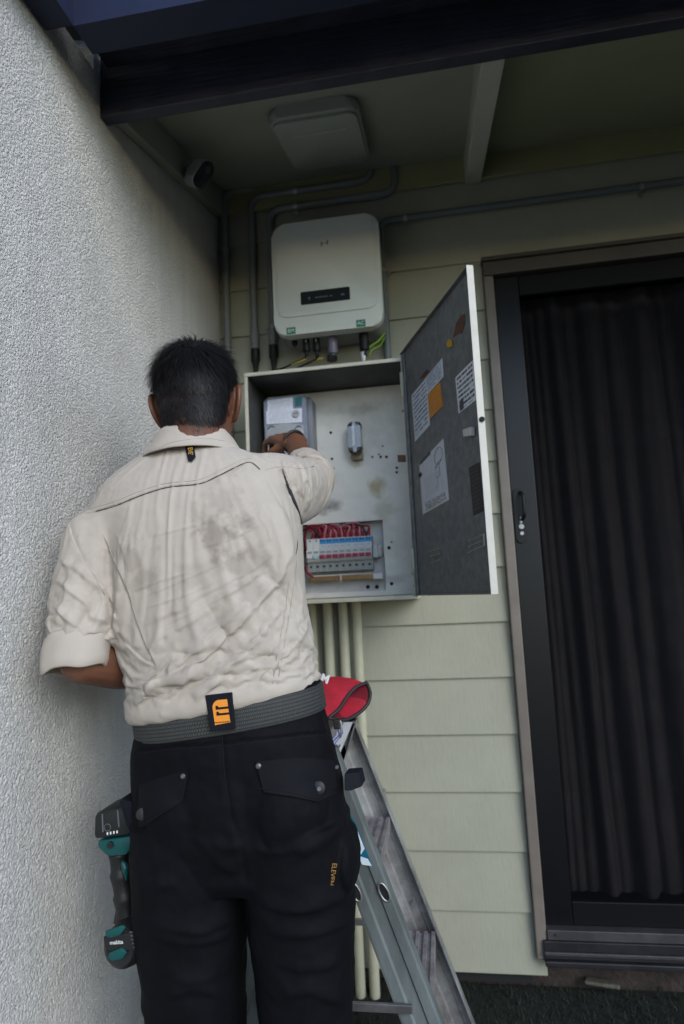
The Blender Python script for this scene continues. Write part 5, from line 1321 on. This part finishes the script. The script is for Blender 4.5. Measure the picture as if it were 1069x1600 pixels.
# rolled cuffs
def cuff(c, ax, r, h, nm='cuff', rx=1.0, seed=1):
    ax = ax.normalized(); a, b_ = frame_of(ax); rr = random.Random(seed)
    prof = [(r*0.93, 0.0), (r*1.03, -0.002), (r*1.085, 0.004), (r*1.10, h*0.3), (r*1.10, h*0.75), (r*1.06, h*0.97), (r*1.0, h), (r*0.95, h*0.96), (r*0.95, h*0.5)]
    rings = []
    for rad, d in prof:
        ring = []
        for k in range(64):
            t = 2*math.pi*k/64
            w_ = 1+0.022*math.sin(3*t+seed)+0.015*math.sin(7*t+seed*2+d*90)
            p = c+ax*(d+0.006*math.sin(t+0.6)+0.003*math.sin(4*t))+(a*math.cos(t)*rx+b_*math.sin(t))*rad*w_
            ring.append(p+V(1, 1, 1)*noise.noise(p*38)*0.0028)
        rings.append(ring)
    bm = B(); add_loft(bm, rings, cap=False); me = bpy.data.meshes.new(nm); bmesh.ops.recalc_face_normals(bm, faces=bm.faces); bm.to_mesh(me); bm.free()
    set_attr(me, 'stain', np.zeros(len(me.vertices))); return obj(nm, me, 'shirt_cotton', shirt, True)
cuff(at(122, 993, -1.112), at(118, 1050, -1.132)-at(122, 993, -1.112), 0.0515, 0.064, seed=1)
cuff(at(480, 749, -0.735), V(0.02, 1, 0.25), 0.055, 0.055, seed=4)
# hanging label at the collar
lb0, lb1 = at(296, 697, -1.09), at(299, 721, -1.105)
def cloth_patch(poly, bv, off, m, par, nm, th=0.0022, n=10, label=None, attr=False):
    """a flat piece cut to poly (survey px) laid on the cloth, with its own thickness"""
    c = np.mean(np.array(poly), axis=0)
    bm = B(); pts = []
    P = [V(a, b_, 0) for a, b_ in poly]; edge = []
    for i in range(len(P)):
        p, q_ = P[i], P[(i+1) % len(P)]; k = max(1, int((q_-p).length/n))
        edge += [p+(q_-p)*j/k for j in range(k)]
    rings = []
    for s in (1.0, 0.75, 0.5, 0.25):
        rings.append([V(c[0]+(e.x-c[0])*s, c[1]+(e.y-c[1])*s, 0) for e in edge])
    def lift(p, extra):
        h = on_cloth(bv, p.x, p.y, off+extra)
        if h is None:
            for s in (0.97, 0.94, 0.9, 0.85, 0.8):
                h = on_cloth(bv, c[0]+(p.x-c[0])*s, c[1]+(p.y-c[1])*s, off+extra)
                if h is not None: break
        return h
    top = [[lift(p, th) for p in r] for r in rings]
    cc = lift(V(c[0], c[1], 0), th); bot = [lift(p, -th) for p in rings[0]]
    if any(x is None for r in top for x in r) or cc is None: return None
    tv = [[bm.verts.new(p) for p in r] for r in top]; cv_ = bm.verts.new(cc); bv_ = [bm.verts.new(p) for p in bot]; m_ = len(edge)
    for k in range(m_):
        k2 = (k+1) % m_
        bm.faces.new((bv_[k], bv_[k2], tv[0][k2], tv[0][k]))
        for j in range(3): bm.faces.new((tv[j][k], tv[j][k2], tv[j+1][k2], tv[j+1][k]))
        bm.faces.new((tv[3][k], tv[3][k2], cv_))
    o = obj(nm, bm, m, par, True, 50)
    if label: o['label'] = label
    return o
nl = cloth_patch([(289, 697), (303, 695), (306, 714), (300, 721), (294, 720)], sbv, 0.004, 'patch_navy', shirt, 'neck_label', 0.002, 6, 'small black hanging label with yellow letters')
tX = (at(297, 720, -1.11)-at(295, 697, -1.11)).normalized(); tZ = (at(306, 707, -1.11)-at(290, 709, -1.11)).normalized()
q0 = on_cloth(sbv, 297.5, 707, 0.0085)
text_mesh('EVEN', 0.013, q0, tX, tZ, 'label_yellow', shirt, 'lettering', 0.0002, sx=0.62)

# ------------------------------------------------------------------ trousers
tr = []
hp_ = B(); add_loft(hp_, [sec(1098, 226, 1060, 499, -1.035, 0.112), sec(1130, 224, 1090, 500, -1.035, 0.113), sec(1170, 216, 1150, 516, -1.035, 0.120), sec(1230, 217, 1220, 534, -1.035, 0.124), sec(1290, 218, 1290, 544, -1.035, 0.118), sec(1340, 220, 1345, 549, -1.03, 0.106), sec(1365, 230, 1370, 540, -1.03, 0.09)]); tr.append(hp_)
for (uu, vv) in ((292, 1258), (447, 1255)):
    b1 = B(); add_ball(b1, at(uu, vv, -1.09), (0.075, 0.072, 0.085), 24); tr.append(b1)
def leg_loft(rows):
    bm = B(); add_loft(bm, [sec(v_, a, v_, b_, yc, hd, 2.3) if v_ < 2200 else None for v_, a, b_, yc, hd in rows]); return bm
LROWS = [(1270, 220, 372, -1.035, 0.115), (1335, 219, 383, -1.035, 0.112), (1390, 220, 383, -1.035, 0.106), (1440, 223, 382, -1.035, 0.102), (1500, 230, 380, -1.035, 0.098), (1560, 238, 379, -1.03, 0.094), (1610, 243, 380, -1.03, 0.092), (1700, 246, 383, -1.03, 0.090)]
RROWS = [(1270, 390, 543, -1.035, 0.115), (1335, 385, 550, -1.035, 0.112), (1390, 388, 553, -1.035, 0.106), (1440, 395, 553, -1.035, 0.102), (1500, 402, 552, -1.035, 0.098), (1560, 409, 551, -1.03, 0.094), (1610, 413, 551, -1.03, 0.092), (1700, 418, 551, -1.03, 0.090)]
for rows, L in ((LROWS, legL), (RROWS, legR)):
    bm = B(); rings = [sec(v_, a, v_, b_, yc, hd, 2.3) for v_, a, b_, yc, hd in rows]
    cx_ = L[3].x
    for z, hw, hd in ((0.30, 0.088, 0.085), (0.12, 0.082, 0.082), (0.055, 0.080, 0.080)): rings.append(ell(V(cx_, -1.045, z), V(hw, 0, 0), V(0, hd, 0), 48, 2.2))
    add_loft(bm, rings); tr.append(bm)
# cargo pocket on the right thigh
b1 = B(); add_ball(b1, at(545, 1337, -1.035), (0.018, 0.07, 0.055), 20); tr.append(b1)
tme = voxel(tr, 0.0036, 5, 0.5)
co, no = mesh_np(tme); u, v = uv_of(co); W1 = np.clip(facing(co, no)*1.6, 0, 1); D = np.zeros(len(co))
for L, h, a, b_ in (
    ([(215, 1430), (260, 1448), (310, 1455), (355, 1440), (380, 1420)], 6, 14, 7), ([(230, 1455), (280, 1470), (330, 1468), (372, 1452)], 5, 14, 8), ([(395, 1405), (430, 1418), (480, 1422), (530, 1405), (556, 1385)], 6, 14, 7), ([(410, 1450), (460, 1462), (520, 1450), (556, 1430)], 5, 14, 8),
    ([(300, 1300), (330, 1330), (345, 1350), (372, 1365)], 6, 14, 9), ([(460, 1340), (500, 1320), (540, 1290)], 5, 14, 9), ([(420, 1335), (470, 1325), (520, 1300)], 4, 12, 8), ([(330, 1315), (355, 1325), (378, 1320)], 5, 12, 7), ([(395, 1320), (415, 1330), (440, 1326)], 4, 12, 7),
    ([(212, 1370), (240, 1385), (280, 1380)], 4, 12, 8), ([(240, 1510), (290, 1530), (340, 1525)], 5, 16, 9), ([(430, 1500), (480, 1515), (540, 1500)], 5, 16, 9), ([(250, 1560), (300, 1545), (350, 1556)], 5, 16, 9), ([(430, 1560), (480, 1550), (540, 1570)], 5, 16, 9), ([(225, 1310), (245, 1350), (252, 1400)], 4, 13, 9), ([(530, 1300), (545, 1350), (548, 1400)], 4, 13, 9), ([(380, 1210), (384, 1260), (382, 1330)], -9, 16, 16)):
    D += fold(u, v, W1, L, 0.7*h*mm_, a, b_*0.8)
D += groove([(347, 1140), (349, 1180), (352, 1220), (360, 1270), (378, 1330), (383, 1385)], 2.4*mm_, 4, W1)
D += lapped([(212, 1172), (260, 1166), (330, 1161), (400, 1154), (470, 1146), (520, 1142)], 2.0*mm_, 14, 2.0*mm_, 1)
D += 2.2*mm_*fbm(co, 22.0, 3, 5.0)+2.0*mm_*fbm(co*np.array([1, 1, 1.8]), 9.0, 2, 15.0)*np.clip((v-1250)/150, 0, 1)
set_co(tme, co+no*D[:, None])
set_attr(tme, 'stain', np.clip(0.5+fbm(co, 14.0, 3, 40.0), 0, 1))
trousers = obj('trousers', tme, 'trouser_cloth', person, True)
tbv = world_bvh(trousers)
def tpatch(poly, nm, m='trouser_edge', off=0.001, th=0.0025, label=None): return cloth_patch(poly, tbv, off, m, trousers, nm, th, 9, label)
tpatch([(217, 1226), (255, 1213), (292, 1205), (294, 1212), (286, 1252), (262, 1266), (225, 1292), (216, 1292)], 'pocket_flap', 'flap_cloth', th=0.004)
tpatch([(400, 1190), (465, 1184), (527, 1188), (533, 1196), (536, 1236), (498, 1253), (455, 1244), (412, 1238)], 'pocket_flap', 'flap_cloth', th=0.0048)
def button(u_, v_, r, m, h=0.003, nm='button', off=0.006, par=trousers):
    p = on_cloth(tbv, u_, v_, off)
    if p is None: return None
    r_ = -ray(u_, v_).normalized(); nrm = (r_+V(0, -1.2, 0)).normalized()
    return obj(nm, tube([p-nrm*0.004, p+nrm*h*0.5, p+nrm*h], [r, r, r*0.6], 16), m, par, True, 40)
button(286, 1213, 0.0042, 'rivet_dull', nm='rivet'); button(404, 1197, 0.0046, 'rivet_dull', nm='rivet'); button(526, 1199, 0.0036, 'rivet_dull', nm='rivet')
button(498, 1231, 0.0105, 'zip_black', 0.004); button(499, 1232, 0.0055, 'screen_grey', 0.0055); button(222, 1272, 0.010, 'zip_black', 0.004)
for L in ([(347, 1140), (349, 1180), (352, 1220), (360, 1270)], [(214, 1178), (260, 1172), (330, 1167), (400, 1160), (470, 1152), (515, 1148)], [(406, 1234), (412, 1232), (455, 1238), (498, 1247), (530, 1234)], [(220, 1286), (260, 1261), (283, 1248), (290, 1214)]):
    off_ = 0.006 if L[0][1] > 1200 else 0.0002
    seam(L, trousers, tbv, 0.0007, 'trouser_edge', off_)
# woven name on the thigh
tl = on_cloth(tbv, 520, 1366, 0.0025)
if tl is not None:
    tX = (at(517, 1384, -1.14)-at(523, 1350, -1.14)).normalized(); tZ = (at(530, 1366, -1.14)-at(512, 1364, -1.14)).normalized()
    text_mesh('ELEVEN', 0.011, tl, tX, tZ, 'label_tan', trousers, 'lettering', 0.0002, sx=0.95)
# side tab on the right hip
tb0 = at(541, 1210, -1.05); tb1 = at(563, 1221, -1.045)
obj('tool_loop', prism([at(538, 1209, -1.06), at(561, 1207, -1.05), at(566, 1229, -1.05), at(548, 1236, -1.06), at(538, 1236, -1.065)], V(0.002, 0.035, 0), 0.002), 'patch_navy', trousers)
# belt
bc = (at(223, 1131, -1.035)+at(502, 1087, -1.035))/2; ba = (at(502, 1087, -1.035)-at(223, 1131, -1.035))/2; nb2 = V(-ba.z, 0, ba.x).normalized()
bb = B(); uvb = bb.loops.layers.uv.new('UVMap'); N_ = 96; rows_ = []
hwb = 0.0225
for rr_, dz in ((0.995, -hwb), (1.015, -hwb), (1.02, -hwb*0.9), (1.022, 0), (1.02, hwb*0.9), (1.015, hwb), (0.995, hwb)):
    rows_.append([p+nb2*dz for p in ell(bc, ba*rr_, V(0, 0.1165*rr_, 0), N_, 2.4)])
vr = [[bb.verts.new(p) for p in r] for r in rows_]
for i in range(len(vr)-1):
    for k in range(N_):
        f = bb.faces.new((vr[i][k], vr[i][(k+1) % N_], vr[i+1][(k+1) % N_], vr[i+1][k]))
        t0, t1 = k/N_, (k+1)/N_; s0, s1 = i/6, (i+1)/6
        for lp, q_ in zip(f.loops, ((t0, s0), (t1, s0), (t1, s1), (t0, s1))): lp[uvb].uv = q_
belt = obj('belt', bb, 'belt_web', person, True)
bbv = world_bvh(belt)
pc = on_cloth(bbv, 345, 1111, 0.0095)
pX = (at(365, 1107, -1.15)-at(325, 1111, -1.15)).normalized(); pZ = nb2; pN = pX.cross(pZ)
if pN.y > 0: pN = -pN
def badge(pts, off, m, nm, th=0.0006): return obj(nm, prism([pc+pX*x+pZ*z+pN*off for x, z in pts], pN*th), m, belt)
k_ = 0.00106
obj('belt_patch', prism([pc+pX*x*k_+pZ*z*k_+pN*0.0003 for x, z in ((-21, -29), (18, -29), (21, 26), (-22, 26))], -pN*0.0075, 0.001), 'patch_navy', belt)['label'] = 'navy patch with an orange badge'
badge([(-12*k_, -20*k_), (13*k_, -18*k_), (13*k_, 17*k_), (-3*k_, 17*k_), (-7*k_, 15*k_), (-10*k_, 12*k_), (-12*k_, 8*k_)], 0.0005, 'patch_orange', 'badge')
for z0 in (-4.5, 4.5):
    badge([(-7*k_, (z0-1.6)*k_), (14*k_, (z0-1.6)*k_), (14*k_, (z0+1.6)*k_), (-2*k_, (z0+1.6)*k_), (-3.5*k_, (z0+4.2)*k_), (-6.5*k_, (z0+4.2)*k_)], 0.0013, 'patch_navy', 'badge_numeral')
for j in range(9): badge([((-12+2.8*j)*k_, -17.4*k_), ((-10.6+2.8*j)*k_, -17.3*k_), ((-10.6+2.8*j)*k_, -15.6*k_), ((-12+2.8*j)*k_, -15.7*k_)], 0.0013, 'patch_navy', 'badge_letter')
bl = at(222, 1131, -1.05); obj('belt_keeper', box(bl+V(-0.006, -0.02, -0.027), bl+V(0.007, 0.02, 0.027), 0.003), 'patch_navy', belt)
# boots and wrist band
for L in (legL, legR):
    cx_ = L[3].x
    bm = B(); add_loft(bm, [ell(V(cx_, -1.0, 0.002), V(0.05, 0, 0), V(0, 0.145, 0), 36, 2.6), ell(V(cx_, -1.0, 0.03), V(0.05, 0, 0), V(0, 0.145, 0), 36, 2.6), ell(V(cx_, -1.005, 0.045), V(0.047, 0, 0), V(0, 0.135, 0), 36, 2.5), ell(V(cx_, -1.025, 0.08), V(0.046, 0, 0), V(0, 0.105, 0), 36, 2.3), ell(V(cx_, -1.05, 0.12), V(0.045, 0, 0), V(0, 0.065, 0), 36, 2.2), ell(V(cx_, -1.052, 0.18), V(0.05, 0, 0), V(0, 0.058, 0), 36, 2.2)])
    obj('boot', bm, 'boot_leather', person, True, 50)
wb = WR_R+(KN_R-WR_R)*0.06
ax_ = (KN_R-WR_R).normalized(); fa_, fb_ = frame_of(ax_)
obj('watch_strap', tube([wb+(fa_*math.cos(t)+fb_*math.sin(t))*0.0315 for t in [2*math.pi*k/28 for k in range(30)]], 0.0045, 8, cap=False), 'watch_black', person, True)

# ------------------------------------------------------------------ impact driver hanging on the left hip
dc = at(178, 1390, -1.045)
tool = thing('impact_driver', 'teal and black cordless impact driver hanging upside down from the hip', 'driver', dc)
def dp(u_, v_, y=-1.045): return at(u_, v_, y)
def plate(px, y0, y1, m, nm, par=tool, bev=0.004):
    return obj(nm, prism([at(a, b_, y0) for a, b_ in px], V(0, y1-y0, 0), bev), m, par, True, 30)
bat = plate([(147, 1275), (152, 1270), (196, 1259), (202, 1262), (205, 1305), (150, 1312), (146, 1308)], -1.085, -1.005, 'tool_black', 'battery', bev=0.006)
for k in range(4):
    p = at(168+5.0*k, 1302.5-0.9*k, -1.0856); obj('charge_light', box(p-V(0.0012, 0.0005, 0.0022), p+V(0.0012, 0.0008, 0.0022)), 'letter_white', bat)
p = at(168, 1293, -1.0856)
obj('battery_mark', tube([p+V(0.006*math.cos(t), 0, 0.006*math.sin(t)) for t in [2*math.pi*k/16 for k in range(18)]], 0.0007, 5, cap=False), 'screen_grey', bat)
for px_ in ([(160, 1272), (161, 1300)], [(184, 1266), (186, 1292)]):
    obj('ridge', tube([at(a, b_, -1.0858) for a, b_ in px_], 0.0015, 6), 'screen_grey', bat)
plate([(151, 1314), (205, 1306), (206, 1326), (196, 1337), (168, 1339), (153, 1326)], -1.080, -1.010, 'tool_teal', 'battery_shoe', bev=0.005)
q_ = at(173, 1320, -1.0806); obj('lamp', tube([q_, q_-V(0, 0.003, 0)], 0.006, 14), 'tool_black', tool, True, 40)
obj('handle', tube(smooth_line([dp(186, 1330), dp(189, 1365), dp(194, 1400), dp(197, 1435), dp(196, 1455)], 6), [0.0195, 0.0185, 0.0175, 0.017, 0.017, 0.017]*4+[0.0185], 18), 'tool_black', tool, True)
obj('handle_inlay', tube(smooth_line([at(191, 1345, -1.068), at(196, 1358, -1.068), at(198, 1376, -1.066)], 5), [0.0015, 0.004, 0.005, 0.005, 0.006, 0.006, 0.005, 0.004, 0.003, 0.002, 0.0012], 8), 'tool_teal', tool, True)
obj('trigger', prism([at(180, 1420, -1.055), at(176, 1445, -1.055), at(190, 1448, -1.055), at(190, 1420, -1.055)], V(0, 0.02, 0), 0.003), 'tool_black', tool, True, 30)
# motor end: round, facing the reader
mc_ = at(203, 1468, -1.06); hx = V(1, 0, 0.10).normalized(); hz = V(-0.10, 0, 1).normalized()
mrings = []
for y, r in ((-1.075, 0.0), (-1.095, 0.012), (-1.098, 0.024), (-1.092, 0.031), (-1.075, 0.036), (-1.02, 0.036), (-0.96, 0.032), (-0.92, 0.022), (-0.90, 0.014)):
    if r == 0: continue
    mrings.append([V(mc_.x, y, mc_.z)+hx*(r*math.cos(t))+hz*(r*1.02*math.sin(t)) for t in [2*math.pi*k/32 for k in range(32)]])
mb_ = B(); add_loft(mb_, mrings); obj('motor_housing', mb_, 'tool_black', tool, True, 40)
def mplate(px, m, nm, y=-1.0995, th=0.004): return obj(nm, prism([at(a, b_, y) for a, b_ in px], V(0, -th, 0), 0.0015), m, tool, True, 30)
mplate([(166, 1453), (194, 1444), (198, 1448), (190, 1459), (174, 1464), (166, 1461)], 'tool_teal', 'shell')
mplate([(172, 1487), (192, 1479), (200, 1487), (192, 1497), (176, 1500), (170, 1494)], 'tool_teal', 'shell')
mplate([(163, 1462), (196, 1459), (212, 1452), (216, 1470), (212, 1484), (198, 1482), (170, 1486), (164, 1476)], 'tool_black', 'end_cap', -1.098, 0.003)
mq = at(182, 1472.5, -1.1025)
text_mesh('makita', 0.0088, mq, hx, hz, 'camera_white', tool, 'lettering', 0.0003, bold=0.0002, sx=1.05)
for k in range(5):
    p = at(205+1.5*k, 1456+6*k, -1.1008); obj('vent_slot', box(p-V(0.003, 0.0008, 0.0008), p+V(0.003, 0, 0.0008)), 'screen_grey', tool)
# holster loop that the driver hangs in
hol = plate([(186, 1252), (190, 1246), (206, 1256), (222, 1262), (222, 1300), (206, 1308), (198, 1290)], -1.098, -1.0, 'patch_navy', 'holster_strap', par=trousers, bev=0.004)
# white letters on the pouch
pt_ = at(508, 1061, -0.775)
text_mesh('M', 0.026, at(508, 1061, -0.742), V(0.9, -0.30, -0.25), V(0.25, 0.45, 0.85), 'letter_white', bag, 'lettering', 0.0006, bold=0.001)
